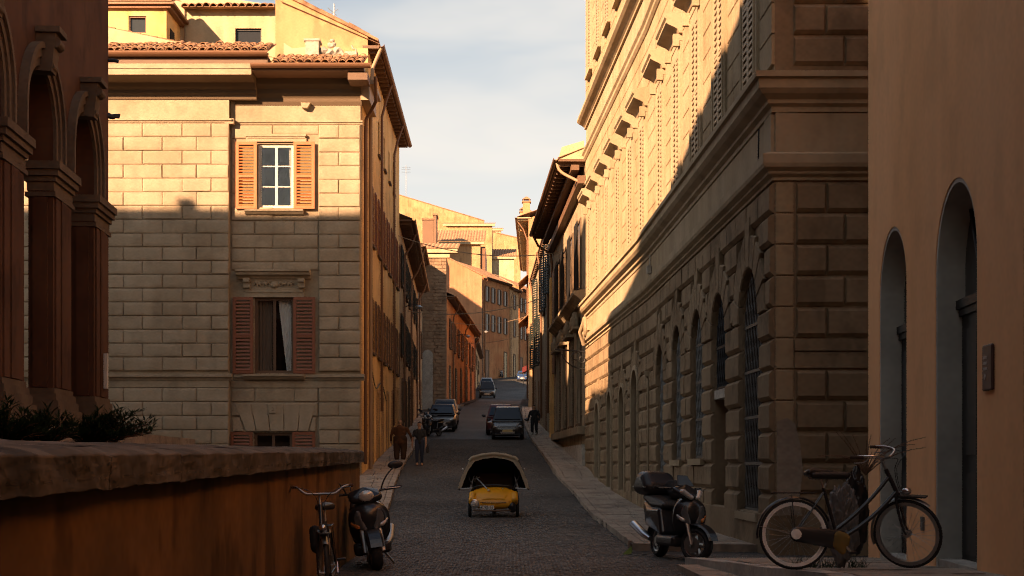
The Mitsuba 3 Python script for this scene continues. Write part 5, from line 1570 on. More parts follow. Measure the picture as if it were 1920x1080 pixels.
car('parked_car', 'black car facing downhill with a pale number plate, parked beside the pavement', (952 - 960) / 2800 * 77, 77, math.pi, 4.2, 1.66, 1.62, 'black_paint', plate='plate_yellow', van=True)
car('maroon_car', 'dark red car parked close behind the black car', -.62, 82.2, math.pi, 4.0, 1.6, 1.58, 'maroon_paint')
car('dark_car', 'dark car with pale windscreen parked under the ochre house, nearest of its row', -4.0, 86, math.pi, 4.1, 1.62, 1.5, 'black_paint')
car('grey_car', 'grey car parked behind the dark one beside the brick house', -4.15, 92.6, math.pi, 4.1, 1.62, 1.6, 'grey_paint')
car('black_hatchback', 'small black car seen from the front far up by the low house', -2.6, 158, math.pi, 3.8, 1.7, 1.75, 'black_paint', van=True)
car('white_car', 'silver white car behind the small black one far up the street', -3.1, 181, math.pi, 4.0, 1.7, 1.6, 'silver_paint')
car('blue_car', 'tiny blue car far up at the bend beside the red awning', 1.45, 212, math.pi, 3.6, 1.5, 1.4, 'navy_paint')


# ---- motor scooters (local: +y forward)
def scooter(name, label, loc, rz, lean=0.0, steer=0.0, box=True, screen=False, pattern=False, mirrors=True, ex=-1, wide=1.28):
    t = thing(name, label, 'motor scooter')
    M = mat4(loc, rz, lean) @ np.diag([wide, 1, 1.0, 1])
    fc_, rc = np.array([0, .64, .25]), np.array([0, -.60, .25])
    S = mat4([0, .52, 0]) @ trimesh.transformations.rotation_matrix(steer, [0, 0, 1]) @ mat4([0, -.52, 0])
    MS = M @ S
    wheel_parts(t, MS, fc_, .25, .11, 'steel', hub=.06, spokes=6, spoke_w=.035, rr=.175)
    wheel_parts(t, M, rc, .25, .12, 'steel', hub=.08, spokes=5, spoke_w=.05, rr=.165)
    put('brake_disc', moved(revolve([(.05, .07), (.115, .07), (.115, .075), (.05, .075), (.05, .07)], 'x', fc_, 24), MS), 'steel', t)
    put('fork', moved(cat([tube([(s * .085, .64, .25), (s * .08, .53, .60)], [.024, .028], 10) for s in (-1, 1)]), MS), 'steel', t, smooth=30)
    th = np.linspace(.25, 2.6, 14)
    mg = []
    for a, b in zip(th[:-1], th[1:]):
        r0, r1 = .285, .31
        mg.append(hexa([(-.075, .64 + r0 * math.cos(a), .25 + r0 * math.sin(a)), (.075, .64 + r0 * math.cos(a), .25 + r0 * math.sin(a)), (.075, .64 + r0 * math.cos(b), .25 + r0 * math.sin(b)), (-.075, .64 + r0 * math.cos(b), .25 + r0 * math.sin(b)),
                        (-.055, .64 + r1 * math.cos(a), .25 + r1 * math.sin(a)), (.055, .64 + r1 * math.cos(a), .25 + r1 * math.sin(a)), (.055, .64 + r1 * math.cos(b), .25 + r1 * math.sin(b)), (-.055, .64 + r1 * math.cos(b), .25 + r1 * math.sin(b))]))
    put('mudguard', moved(cat(mg), MS), 'black_paint', t, smooth=40)
    ap = loft([(.30, .13, .34, .92, 2.6), (.40, .20, .34, .93, 2.6), (.48, .20, .42, .92, 2.3), (.56, .15, .50, .90, 2.0), (.61, .07, .60, .82, 2.0)], 26)
    put('leg_shield', moved(ap, M), 'black_paint', t, smooth=40)
    for s in (-1, 1):
        put('fairing_panel', moved(sph_hull([(s * .10, .585, .80, .02), (s * .155, .52, .62, .02), (s * .05, .60, .56, .02)]), M), 'grey_paint', t, smooth=40)
        put('indicator', moved(sph_hull([(s * .11, .57, .60, .028), (s * .16, .515, .66, .022)]), M), 'amber_lens' if (s > 0) == pattern else 'lamp_lens', t, smooth=True)
    put('floor', moved(sph_hull([(s * .13, y, z_, .05) for s in (-1, 1) for y in (-.2, .34) for z_ in (.25, .31)]), M), 'black_plastic', t, smooth=30)
    put('seat_base', moved(sph_hull([(s * .11, -.12, .40, .06) for s in (-1, 1)] + [(s * .12, -.22, .70, .06) for s in (-1, 1)] + [(s * .13, -.6, .70, .06) for s in (-1, 1)] + [(s * .07, -.95, .80, .05) for s in (-1, 1)] + [(s * .10, -.75, .52, .05) for s in (-1, 1)]), M), 'black_paint', t, smooth=40)
    put('seat', moved(sph_hull([(s * .10, -.16, .79, .05) for s in (-1, 1)] + [(s * .12, -.5, .80, .05) for s in (-1, 1)] + [(s * .09, -.92, .90, .05) for s in (-1, 1)] + [(s * .11, -.6, .90, .04) for s in (-1, 1)]), M), 'leather', t, smooth=40)
    put('steering_column', moved(tube([(0, .50, .62), (0, .36, 1.02)], .04), MS), 'black_plastic', t)
    put('headlamp_cowl', moved(sph_hull([(s * .10, .36, 1.02, .06) for s in (-1, 1)] + [(s * .10, .47, .97, .06) for s in (-1, 1)] + [(0, .50, .94, .07), (0, .40, 1.08, .04)]), MS), 'black_paint', t, smooth=40)
    if pattern:
        put('headlamp', moved(ellipsoid((0, .555, 1.0), (.075, .04, .075)), MS), 'lamp_lens', t, smooth=True)
    else:
        for s in (-1, 1):
            put('headlamp', moved(sph_hull([(s * .05, .555, .93, .035), (s * .13, .50, 1.01, .04)]), MS), 'lamp_lens', t, smooth=True)
    put('handlebar', moved(tube(curve([(-.36, .26, 1.06), (-.2, .33, 1.05), (0, .36, 1.04), (.2, .33, 1.05), (.36, .26, 1.06)], 13), .015), MS), 'black_plastic', t)
    for s in (-1, 1):
        put('grip', moved(tube([(s * .23, .325, 1.055), (s * .37, .255, 1.06)], .021), MS), 'rubber', t)
        put('brake_lever', moved(tube([(s * .21, .37, 1.06), (s * .36, .33, 1.05)], .008), MS), 'steel', t)
        if not mirrors:
            continue
        m_ = put('mirror', moved(ellipsoid((s * .34, .34, 1.36), (.075, .02, .055)), MS), 'black_plastic', t, smooth=True)
        put('stem', moved(tube(curve([(s * .17, .35, 1.06), (s * .22, .37, 1.2), (s * .32, .35, 1.33)], 8), .008), MS), 'black_plastic', m_)
        put('glass', moved(ellipsoid((s * .34, .325, 1.36), (.065, .012, .046)), MS), 'chrome', m_, smooth=True)
    if screen:
        put('visor', moved(sph_hull([(-.12, .40, 1.10, .01), (.12, .40, 1.10, .01), (-.07, .33, 1.24, .01), (.07, .33, 1.24, .01)]), MS), 'car_glass', t, smooth=True)
    put('exhaust', moved(cat([tube([(ex * .17, -.45, .28), (ex * .19, -.62, .33), (ex * .22, -1.0, .48)], [.035, .055, .055], 14)]), M), 'steel' if pattern else 'chrome', t, smooth=30)
    put('stand', moved(tube([(-.1, -.1, .22), (-.2, -.16, .01)], .014), M), 'steel', t)
    put('tail_lamp', moved(sph_hull([(-.05, -1.0, .80, .025), (.05, -1.0, .80, .025)]), M), 'red_lens', t, smooth=True)
    put('splash_guard', moved(sph_hull([(-.05, -.85, .5, .012), (.05, -.85, .5, .012), (-.05, -.98, .32, .01), (.05, -.98, .32, .01)]), M), 'black_plastic', t)
    if box:
        b = put('top_box', moved(sph_hull([(s * .09, y, z_, .13) for s in (-1, 1) for y, z_ in ((-.75, 1.06), (-1.06, 1.06), (-.85, 1.17), (-.98, 1.18))]), M), 'black_plastic', t, smooth=40)
        put('band', moved(cat([bx(-.215, .215, -1.165, -.67, 1.05, 1.064)]), M), 'steel', b)
    return t


xr, yr_ = 2.42, 22.2
scooter('scooter', 'black scooter with top case and chrome exhaust at the palace pavement end', (xr, yr_, gz(yr_) + .012), math.radians(180 + 17), math.radians(-3), math.radians(24), box=True, screen=True, mirrors=False, ex=1)
scooter('scooter', 'black scooter seen head on beside the orange parapet wall', (-1.88, 20.5, gz(20.5) + .012), math.radians(180 + 7), math.radians(8), math.radians(4), box=False, pattern=True, wide=1.4)
# bag strapped on the right scooter seat
put('bag', sph_hull([(xr + .06, yr_ + .40, gz(22) + 1.00, .11), (xr + .14, yr_ + .5, gz(22) + 1.06, .12), (xr + .0, yr_ + .5, gz(22) + 1.10, .09)]), 'black_cloth', None, smooth=40, label='soft black bag lying on the seat of the scooter by the palace', cat='bag')
for i, (x, y, rz) in enumerate(((-4.15, 79.0, 2.7), (-4.55, 80.6, 3.3))):
    scooter('scooter', ['dark scooter parked nose out before the dark cars', 'scooter parked against the ochre house wall behind another'][i], (x, y, gz(y) + .01), rz, .05, .2, box=False)
sc_ = scooter('scooter', 'pale scooter far up the street by the orange house', (-1.7, 221, gz(221) + .01), math.pi + .4, .05, 0, box=True)


# ---- bicycles (local: +y forward, x to the rider's right)
def bicycle(name, label, loc, rz, lean, steer, R=.352, step=True, rim='steel', guard=True, basket=False, bars='swept', ftyre='rubber', brim='white_rim'):
    t = thing(name, label, 'bicycle')
    M = mat4(loc, rz, lean)
    wb = 1.14
    rc, fc_ = np.array([0, 0, R]), np.array([0, wb, R])
    hd0, hd1 = np.array([0, wb - .10, R + .42]), np.array([0, wb - .20, R + .64])     # steering head
    ax = (hd1 - hd0) / np.linalg.norm(hd1 - hd0)
    S = mat4(hd0) @ trimesh.transformations.rotation_matrix(steer, ax) @ mat4(-hd0)
    MS = M @ S
    for c, MM, rm in ((rc, M, brim), (fc_, MS, rim)):
        ty = revolve([(R - .016 + .019 * math.cos(a), .019 * math.sin(a)) for a in np.linspace(0, 2 * math.pi, 11)], 'x', c, 56)
        wk = put('wheel', moved(ty, MM), ftyre, t, smooth=True)
        put('rim', moved(revolve([(R - .026, -.016), (R - .026, .016), (R - .062, .013), (R - .062, -.013), (R - .026, -.016)], 'x', c, 56), MM), rm, wk, smooth=40)
        sp = []
        for i in range(28):
            a = 2 * math.pi * i / 28
            s = 1 if i % 2 else -1
            a2 = a + (.5 if (i // 2) % 2 else -.5)
            sp.append(tube([c + [s * .028, .03 * math.cos(a2), .03 * math.sin(a2)], c + [0, (R - .05) * math.cos(a), (R - .05) * math.sin(a)]], .0016, 4, False))
        put('spokes', moved(cat(sp), MM), 'steel', wk, kind='stuff')
        put('hub', moved(revolve([(.0, -.05), (.035, -.045), (.035, -.03), (.018, -.025), (.018, .025), (.035, .03), (.035, .045), (0, .05)], 'x', c, 18), MM), 'steel', wk, smooth=30)
        # mudguard
        a0, a1 = (.35, 3.25) if c is rc else (.9, 3.5)
        th = np.linspace(a0, a1, 26)
        V = []
        for a in th:
            for x, dr_ in ((-.030, -.008), (-.018, .006), (0, .010), (.018, .006), (.030, -.008)):
                V.append(c + [x, (R + .022 + dr_) * math.cos(a), (R + .022 + dr_) * math.sin(a)])
        F_ = [q for i in range(25) for j in range(4) for o in [i * 5 + j] for q in ([o, o + 1, o + 6], [o, o + 6, o + 5])]
        put('mudguard', moved(tm(V, F_), MM), 'black_paint' if c is rc else 'steel', t, smooth=True)
    bb = np.array([0, .44, R - .055])
    st = np.array([0, .30, R + .47])
    fr = []
    if step:
        fr += [tube(curve([hd0 + (hd1 - hd0) * .75, [0, .70, R + .28], bb + [0, -.02, .10]], 12), .019, 12), tube(curve([hd0 + [0, 0, .02], [0, .74, R + .14], bb], 12), .021, 12)]
    else:
        fr += [tube([hd0 + (hd1 - hd0) * .8, st + [0, .02, -.06]], .016, 12), tube([hd0, bb], .018, 12)]
    fr += [tube([bb, st], .017, 12), tube([hd0 - ax * .03, hd1 + ax * .02], .022, 12)]
    for s in (-1, 1):
        fr += [tube([bb + [s * .02, 0, 0], rc + [s * .06, 0, 0]], .010, 8), tube([st + [s * .015, 0, -.05], rc + [s * .06, 0, 0]], .009, 8)]
    put('frame', moved(cat(fr), M), 'black_paint', t, smooth=40)
    fk = [tube(curve([hd0 + [s * .04, 0, -.02], hd0 + [s * .05, .03, -.2], fc_ + [s * .05, -.03, .06], fc_ + [s * .05, 0, 0]], 12), [.016] * 6 + [.013] * 3 + [.010] * 3, 8) for s in (-1, 1)]
    fk.append(tube([hd0 + [-.045, 0, -.02], hd0 + [.045, 0, -.02]], .02, 8))
    put('fork', moved(cat(fk), MS), 'black_paint', t, smooth=40)
    stem = hd1 + ax * .13
    put('stem', moved(cat([tube([hd1, stem], .013, 10), tube([stem, stem + [0, .05, .01]], .014, 10)]), MS), 'steel', t, smooth=30)
    c = stem + [0, .05, .01]
    hb = [c + [-.29, -.24, .06], c + [-.27, -.10, .07], c + [-.17, .04, .05], c + [-.06, .01, .0], c, c + [.06, .01, 0], c + [.17, .04, .05], c + [.27, -.10, .07], c + [.29, -.24, .06]]
    if bars == 'flat':
        hb = [c + [-.30, -.10, .08], c + [-.24, -.03, .07], c + [-.12, .02, .0], c, c + [.12, .02, 0], c + [.24, -.03, .07], c + [.30, -.10, .08]]
    put('handlebar', moved(tube(curve(hb, 26), .0115, 8), MS), 'chrome' if step else 'steel', t, smooth=True)
    for s, e in ((-1, hb[0]), (1, hb[-1])):
        put('grip', moved(tube([np.asarray(e) + [0, .11, .0], np.asarray(e) + [0, -.02, 0]] if bars != 'flat' else [np.asarray(e) + [-s * .07, .06, -.01], np.asarray(e) + [s * .03, -.02, 0]], .017, 10), MS), 'grip', t)
        put('brake_lever', moved(tube(curve([np.asarray(e) + [-s * .01, .16, -.01], np.asarray(e) + [s * .0, .12, -.05], np.asarray(e) + [s * .01, .02, -.06]], 6), .006, 6), MS), 'steel', t)
        put('brake_cable', moved(tube(curve([np.asarray(e) + [-s * .01, .16, -.01], c + [s * .10, .16, .02], c + [s * .03, .10, -.10], hd0 + [s * .02, .05, .0]], 12), .004, 5), MS), 'black_plastic', t)
    put('head_lamp', moved(cat([ellipsoid(tuple(hd0 + [0, .10, .02]), (.035, .05, .035)), tube([hd0 + [0, .0, 0], hd0 + [0, .08, .02]], .01, 6)]), MS), 'chrome', t, smooth=True)
    put('lamp_carrier', moved(cat([bx(-.05, .05, hd0[1] + .03, hd0[1] + .30, hd0[2] - .035, hd0[2] - .022)]), MS), 'black_plastic', t)
    put('seat_post', moved(tube([st + [0, .01, -.05], st + [0, -.03, .12]], .012, 10), M), 'chrome', t)
    sd = st + [0, -.04, .15]
    put('saddle', moved(sph_hull([tuple(sd + [s * .07, -.11, .0]) + (.035,) for s in (-1, 1)] + [tuple(sd + [0, .15, .005]) + (.02,), tuple(sd + [0, -.05, .02]) + (.035,)]), M), 'leather', t, smooth=40)
    if guard:
        put('chain_guard', moved(sph_hull([(.055, bb[1], bb[2], .10), (.055, .02, R, .075)]).apply_transform(mat4([.055, 0, 0]) @ np.diag([.22, 1, 1, 1]) @ mat4([-.055, 0, 0])), M), 'black_paint', t, smooth=40)
        put('chain_disc', moved(revolve([(0, .125), (.052, .122), (.052, .10), (0, .10)], 'x', rc, 24), M), 'white_rim', t)
    else:
        put('chain_ring', moved(revolve([(.06, .04), (.09, .04), (.09, .046), (.06, .046), (.06, .04)], 'x', bb, 24), M), 'steel', t)
    for s in (-1, 1):
        e = bb + [s * .085, s * .115, -s * .13]
        put('crank', moved(tube([bb + [s * .085, 0, 0], e], .012, 8), M), 'chrome', t)
        put('pedal', moved(rbox(min(e[0], e[0] + s * .09), max(e[0], e[0] + s * .09), e[1] - .035, e[1] + .035, e[2] - .012, e[2] + .012, .005), M), 'black_plastic', t)
    put('carrier', moved(cat([tube([rc + [s * .06, 0, 0], rc + [s * .05, -.03, .40]], .005, 5) for s in (-1, 1)] + [tube([rc + [s * .05, -.22, .42], rc + [s * .05, .22, .42]], .006, 5) for s in (-1, 1)] + [tube([rc + [-.05, y, .42], rc + [.05, y, .42]], .005, 5) for y in (-.2, -.07, .07, .2)]), M), 'black_plastic', t)
    put('fender_stay', moved(cat([tube([rc + [s * .05, 0, 0], rc + [s * .03, -.345, .08]], .004, 5) for s in (-1, 1)]), M), 'steel', t)
    put('kickstand', moved(tube([bb + [-.05, -.08, -.02], bb + [-.14, -.18, -R + .065]], .010, 6), M), 'steel', t)
    if basket:
        bs = []
        b0 = c + [0, .13, -.18]
        for z_ in np.linspace(0, .2, 6):
            w = .13 + .03 * z_ / .2
            bs.append(tube([b0 + [-w, -.09, z_], b0 + [w, -.09, z_], b0 + [w, .11, z_], b0 + [-w, .11, z_], b0 + [-w, -.09, z_]], .005, 4))
        for x in np.linspace(-.13, .13, 8):
            bs.append(tube([b0 + [x, .11, 0], b0 + [x * 1.2, .11, .2]], .004, 4))
        put('basket', moved(cat(bs), MS), 'black_plastic', t)
    return t


yb_ = 15.0
zb_ = FZ(yb_) + .006
bk = bicycle('bicycle', 'black step through bicycle with white rear rim standing before the peach building', ((1490 - 960) / 2800 * yb_, yb_, zb_), -math.pi / 2, math.radians(-4), math.radians(-36), step=True, guard=True, rim='steel', ftyre='rubber')
# the second saddle (child seat pad) on the carrier and the rag tied at the crank
Mb = mat4(((1490 - 960) / 2800 * yb_, yb_, zb_), -math.pi / 2, math.radians(-4))
put('seat_pad', moved(sph_hull([(s * .07, y, .945, .035) for s in (-1, 1) for y in (.19, .52)]), Mb), 'leather', bk, smooth=40)
put('pad_post', moved(tube([(0, .30, .80), (0, .36, .93)], .014), Mb), 'steel', bk)
put('rag', moved(sph_hull([(.07, .44, .33, .055), (.06, .50, .31, .05), (.05, .42, .25, .05), (.07, .47, .18, .03)]), Mb), 'mustard_rag', bk, smooth=40, label='mustard coloured rag tied round the crank')
bicycle('bicycle', 'old bicycle with wide handlebar facing the eye beside the orange parapet', (-1.86, 15.6, gz(15) + .012), math.pi + math.radians(4), math.radians(5), math.radians(10), step=False, guard=False, basket=False, bars='flat', brim='steel')
put('saddle_bag', sph_hull([(-2.02, 15.5, -.86, .07), (-2.06, 15.6, -.70, .06), (-1.98, 15.65, -.72, .05)]), 'black_cloth', None, smooth=40, label='dark bag hanging at the side of the old bicycle', cat='bag')

# crumpled sheet over something behind the bicycle
sv = trimesh.creation.icosphere(subdivisions=4)
v = np.asarray(sv.vertices)
cr = meshkit.fbm(v * 2.6, 4, 11) - .5
rg = np.abs(meshkit.fbm(v * 5 + 4, 4, 12) - .5)
v = v * (1 + .9 * cr[:, None] - .7 * rg[:, None]) * np.array([.16, .15, .42]) + [3.46, 15.6, FZ(15.5) + .46]
v[:, 2] = np.maximum(v[:, 2], FZ(15.5) + .004)
put('plastic_sheet', tm(v, sv.faces), 'plastic_sheet', None, smooth=28, label='crumpled grey plastic sheet bundle standing behind the bicycle with white rear rim', cat='plastic bundle')
v = np.asarray(sv.vertices)
cr = meshkit.fbm(v * 3.6 + 9, 4, 21) - .5
v = v * (1 + .6 * cr[:, None]) * np.array([.13, .14, .45]) + [3.62, 15.75, FZ(15.6) + .60]
put('bin_bag', tm(v, sv.faces), 'bin_plastic', None, smooth=28, label='glossy black plastic bag slumped against the peach wall', cat='bag')
tw = []
for i in range(16):
    a = rng.uniform(-1, 1)
    p = np.array([3.72, 15.7, FZ(15) + .95])
    d = np.array([rng.uniform(-.5, .6), rng.uniform(-.2, .1), rng.uniform(.1, .5)])
    tw.append(tube(curve([p, p + d * .5 + [0, 0, .06], p + d + [0, 0, rng.uniform(-.12, .05)]], 6), [.007, .006, .006, .005, .004, .003], 5))
put('dry_twigs', cat(tw), 'wood_dark', None, label='bundle of bare dry twigs sticking up behind the bicycle handlebar', cat='twigs', kind=None)


# ---- the yellow three-wheeler
def microcar():
    t = thing('microcar', 'yellow three wheeled microcar with raised canvas hood coming down the street', 'microcar')
    y = 39.0
    x = (926 - 960) / 2800 * y
    s_ = (gz(y + 1) - gz(y - 1)) / 2
    M = mat4([x, y, gz(y) + .014], math.pi, 0, -math.atan(s_))     # +y of the car looks down the street
    # nose: a rounded boat of sheet metal
    nose = loft([(-.9, .46, .22, .60, 3), (-.3, .56, .20, .66, 3), (.2, .60, .20, .74, 3), (.55, .60, .20, .75, 3), (.80, .56, .21, .66, 2.8), (.98, .50, .23, .52, 2.6), (1.06, .40, .26, .44, 2.4)], 36)
    put('body', moved(nose, M), 'yellow_paint', t, smooth=40)
    bon = loft([(.35, .40, .60, .765, 3), (.62, .41, .52, .735, 3), (.90, .36, .44, .625, 3), (1.04, .29, .38, .50, 3)], 28)
    put('bonnet', moved(bon, M), 'yellow_paint', t, smooth=40)
    put('bonnet_seam', moved(tube(curve([(-.33, 1.065, .40), (0, 1.085, .385), (.33, 1.065, .40)], 10), .008), M), 'wood_dark', t)
    for s in (-1, 1):
        put('wing', moved(sph_hull([(s * .52, .78, .56, .10), (s * .54, .95, .46, .09), (s * .54, .55, .58, .09), (s * .56, .90, .40, .07)]), M), 'yellow_paint', t, smooth=40)
        wheel_parts(t, M, (s * .61, .62, .27), .27, .085, 'steel', hub=.05, spokes=6, spoke_w=.04, rr=.19)
        put('hood_iron', moved(tube(curve([(s * .50, .35, .70), (s * .62, .25, .95), (s * .70, .1, 1.15), (s * .62, -.1, 1.5)], 12), .018), M), 'black_plastic', t)
        put('handle_rod', moved(tube([(s * .55, .5, .74), (s * .86, .5, .73)], .013), M), 'steel', t)
    wheel_parts(t, M, (0, -1.05, .27), .27, .085, 'steel', hub=.05, spokes=6, spoke_w=.04, rr=.19)
    lamp = put('headlamp', moved(revolve([(0, -.10), (.06, -.09), (.105, -.02), (.115, .05), (.10, .06), (0, .065)], 'y', (.47, 1.03, .36), 24), M), 'chrome', t, smooth=40)
    put('lens', moved(ellipsoid((.47, 1.09, .36), (.085, .03, .085)), M), 'lamp_lens', lamp, smooth=True)
    put('lamp_hollow', moved(sph_hull([(-.47, .96, .30, .105), (-.49, .96, .22, .09)]), M), 'black_plastic', t, smooth=True)
    put('bumper', moved(tube(curve([(-.52, .96, .20), (-.3, 1.10, .19), (0, 1.14, .19), (.3, 1.10, .19), (.52, .96, .20)], 14), .02), M), 'wood_dark', t)
    put('stand', moved(tube([(.02, 1.02, .2), (.0, 1.04, .02)], .014), M), 'black_plastic', t)
    pk = put('number_plate', moved(bx(-.02, .34, 1.115, 1.13, .225, .32), M), 'plate', t)
    tx = meshkit.text_mesh('AI 83r76', .058, .004, True)
    tv = np.asarray(tx.vertices)
    wd = tv[:, 0].max()
    f = .33 / wd
    put('lettering', moved(tm(np.stack([.335 - tv[:, 0] * f, 1.131 + tv[:, 2], .243 + tv[:, 1]], 1), np.asarray(tx.faces)[:, ::-1]), M), 'ink', pk)
    # canvas hood: an arch of cloth on bows, open to the front
    prof = [(-.93, .72), (-.86, .95), (-.76, 1.18), (-.62, 1.46), (-.56, 1.53), (-.3, 1.60), (0, 1.635), (.3, 1.60), (.56, 1.53), (.62, 1.46), (.76, 1.18), (.86, .95), (.93, .72)]
    pr = np.array(prof)
    V, F_ = [], []
    ysx = [.40, .36, .1, -.3, -.7, -.98]
    sc = [1.0, 1.0, 1.0, .97, .90, .74]
    for yy, k in zip(ysx, sc):
        bul = 0 if yy < .39 else -.02
        q = pr * [k, 1]
        q[:, 1] = .72 + (q[:, 1] - .72) * (k ** .8) + bul + .012 * np.cos(np.arange(len(q)) * 2.1)
        V.append(np.c_[q[:, 0], np.full(len(q), yy) - .10 * (np.abs(q[:, 0]) > .7), q[:, 1]])
    m = len(pr)
    V = np.vstack(V)
    for i in range(len(ysx) - 1):
        for j in range(m - 1):
            a = i * m + j
            F_ += [[a, a + 1, a + m + 1], [a, a + m + 1, a + m]]
    out = tm(V, F_)
    inn = tm(V * [.955, 1, 1] + [0, 0, -.045], np.array(F_)[:, ::-1])
    rim = [[j, j + len(V), j + 1 + len(V)] for j in range(m - 1)] + [[j, j + 1 + len(V), j + 1] for j in range(m - 1)]
    hk = put('hood', moved(out, M), 'canvas', t, smooth=50)
    put('shade_black_lining', moved(tm(np.vstack([out.vertices, inn.vertices]) , np.vstack([np.asarray(inn.faces) + len(V), np.array(rim)[:, ::-1]])), M), 'black_cloth', hk, smooth=50)  # black colour stands in for the shade inside the hood
    inner_ = [(a * .88 if abs(a) > .5 else a * .93, b if abs(a) > .7 else b - .11) for a, b in prof]
    inner_[0], inner_[-1] = (-.83, .74), (.83, .74)
    n_ = len(prof)
    bv = [(a, .415, b) for a, b in prof] + [(a, .425, b) for a, b in inner_] + [(a, .37, b) for a, b in inner_]
    bf = [q for j in range(n_ - 1) for o in (0, n_) for q in ([o + j, o + j + 1, o + j + 1 + n_], [o + j, o + j + 1 + n_, o + j + n_])]
    put('hood_border', moved(tm(bv, bf), M), 'canvas', hk, smooth=30)
    roll = tube([(a * 1.0, .41, b - .012) for a, b in prof[3:10]], .045, 10)
    put('rolled_canvas', moved(roll, M), 'canvas', t, smooth=50)
    bk = [( -.74 * .93, -1.0, .70), (.74 * .93, -1.0, .70), (.55, -1.0, 1.30), (-.55, -1.0, 1.30)]
    put('hood_curtain', moved(hexa([(-.68, -1.0, .35), (.68, -1.0, .35), (.68, -.96, .35), (-.68, -.96, .35), (-.45, -1.0, 1.42), (.45, -1.0, 1.42), (.45, -.96, 1.42), (-.45, -.96, 1.42)]), M), 'black_cloth', t)
    put('seat', moved(sph_hull([(s * .42, y_, z_, .08) for s in (-1, 1) for y_, z_ in ((-.25, .55), (-.7, .55), (-.72, 1.02))]), M), 'brown_cloth_dark', t, smooth=40)
    put('cockpit_rim', moved(tube(curve([(-.56, .28, .72), (-.4, .42, .79), (0, .46, .815), (.4, .42, .79), (.56, .28, .72)], 16), .022), M), 'black_plastic', t)
    put('steering_bar', moved(cat([tube([(.16, .62, .72), (.34, .35, .90), (.46, .22, 1.0)], .018), tube([(.36, .25, 1.02), (.56, .18, .94)], .012), tube([(.44, .3, 1.03), (.50, .14, .90)], .012)]), M), 'steel', t)
    put('bonnet_knob', moved(cat([ellipsoid((.12, .80, .695), (.035, .03, .025)), ellipsoid((-.24, .72, .735), (.02, .02, .02))]), M), 'chrome', t, smooth=True)
    put('mirror', moved(cat([ellipsoid((s * .80, .3, 1.22), (.025, .015, .03)) for s in (-1, 1)]), M), 'chrome', t, smooth=True)
    return t


microcar()


# ---- people
def skin_mesh(bones, edge=.035, it=8):
    """bones: lists of (x, y, z, r); each consecutive pair becomes the hull of two spheres; all joined and smoothed into one body"""
    parts = []
    for ch in bones:
        for a, b in zip(ch[:-1], ch[1:]):
            sp = [m3.Manifold.sphere(p[3], 14).translate(list(p[:3])) for p in (a, b)]
            parts.append(m3.Manifold.batch_hull(sp))
    u = m3.Manifold.batch_boolean(parts, m3.OpType.Add).refine_to_length(edge)
    g = u.to_mesh()
    m = trimesh.Trimesh(g.vert_properties[:, :3], g.tri_verts)
    trimesh.smoothing.filter_taubin(m, lamb=.5, nu=.52, iterations=it)
    return tm(m.vertices, m.faces)


def hand(p, d, k=1.0):
    """a relaxed hand hanging from the wrist p along d (down): palm, four curled fingers and a thumb"""
    p, d = np.asarray(p, float), np.asarray(d, float)
    d = d / np.linalg.norm(d)
    s = np.cross(d, [0, 1, 0]); s = s / np.linalg.norm(s)
    f = np.cross(s, d)
    ch = [[tuple(p) + (.024,), tuple(p + d * .05) + (.03,), tuple(p + d * .09) + (.028,)]]
    for i, L in enumerate((.062, .072, .068, .054)):
        b = p + d * .085 + f * (.033 - .022 * i)
        ch.append([tuple(b) + (.010,), tuple(b + d * L * .5 + s * .006 * k) + (.0095,), tuple(b + d * L + s * .026 * k) + (.008,)])
    ch.append([tuple(p + d * .03 + f * .025) + (.012,), tuple(p + d * .06 + f * .05) + (.011,), tuple(p + d * .09 + f * .058 + s * .012 * k) + (.009,)])
    return ch


def head(c, yaw, bald=False):
    """(skin mesh, hair mesh) of a head 0.23 m tall about c; yaw 0 looks along +y"""
    m = trimesh.creation.icosphere(subdivisions=4)
    v = np.asarray(m.vertices).copy()
    w = v.copy()
    v = v * [.074, .092, .112]
    lower = np.clip(-w[:, 2], 0, 1)
    v[:, 0] *= 1 - .28 * lower
    v[:, 1] += .018 * lower * (w[:, 1] > 0)
    fr = np.clip(w[:, 1], 0, 1)
    nose_ = np.exp(-((w[:, 0] / .16) ** 2 + ((w[:, 2] + .12) / .2) ** 2)) * (fr > .5)
    v[:, 1] += .024 * nose_
    for sx in (-.38, .38):
        v[:, 1] -= .010 * np.exp(-(((w[:, 0] - sx) / .16) ** 2 + ((w[:, 2] - .08) / .12) ** 2)) * (fr > .4)
    v[:, 1] -= .005 * np.exp(-((w[:, 0] / .3) ** 2 + ((w[:, 2] + .5) / .05) ** 2)) * (fr > .4)
    ears = [ellipsoid((s * .076, -.005, -.005), (.012, .022, .032)) for s in (-1, 1)]
    neck = tube([(0, -.015, -.19), (0, -.012, -.06)], [.062, .052], 14)
    sk = cat([tm(v, m.faces)] + ears + [neck])
    hv = w * [.080, .098, .118]
    keep = (w[:, 2] > (.35 - .75 * (w[:, 1] < .15) - .35 * (w[:, 1] < -.3))) if not bald else ((w[:, 2] > -.5) & (w[:, 2] < .12) & (w[:, 1] < .05))
    fk = keep[m.faces].all(axis=1)
    hv[:, 2] += .006
    hm = tm(hv, np.asarray(m.faces)[fk])
    M = mat4(c, yaw)
    return moved(sk, M), moved(hm, M)


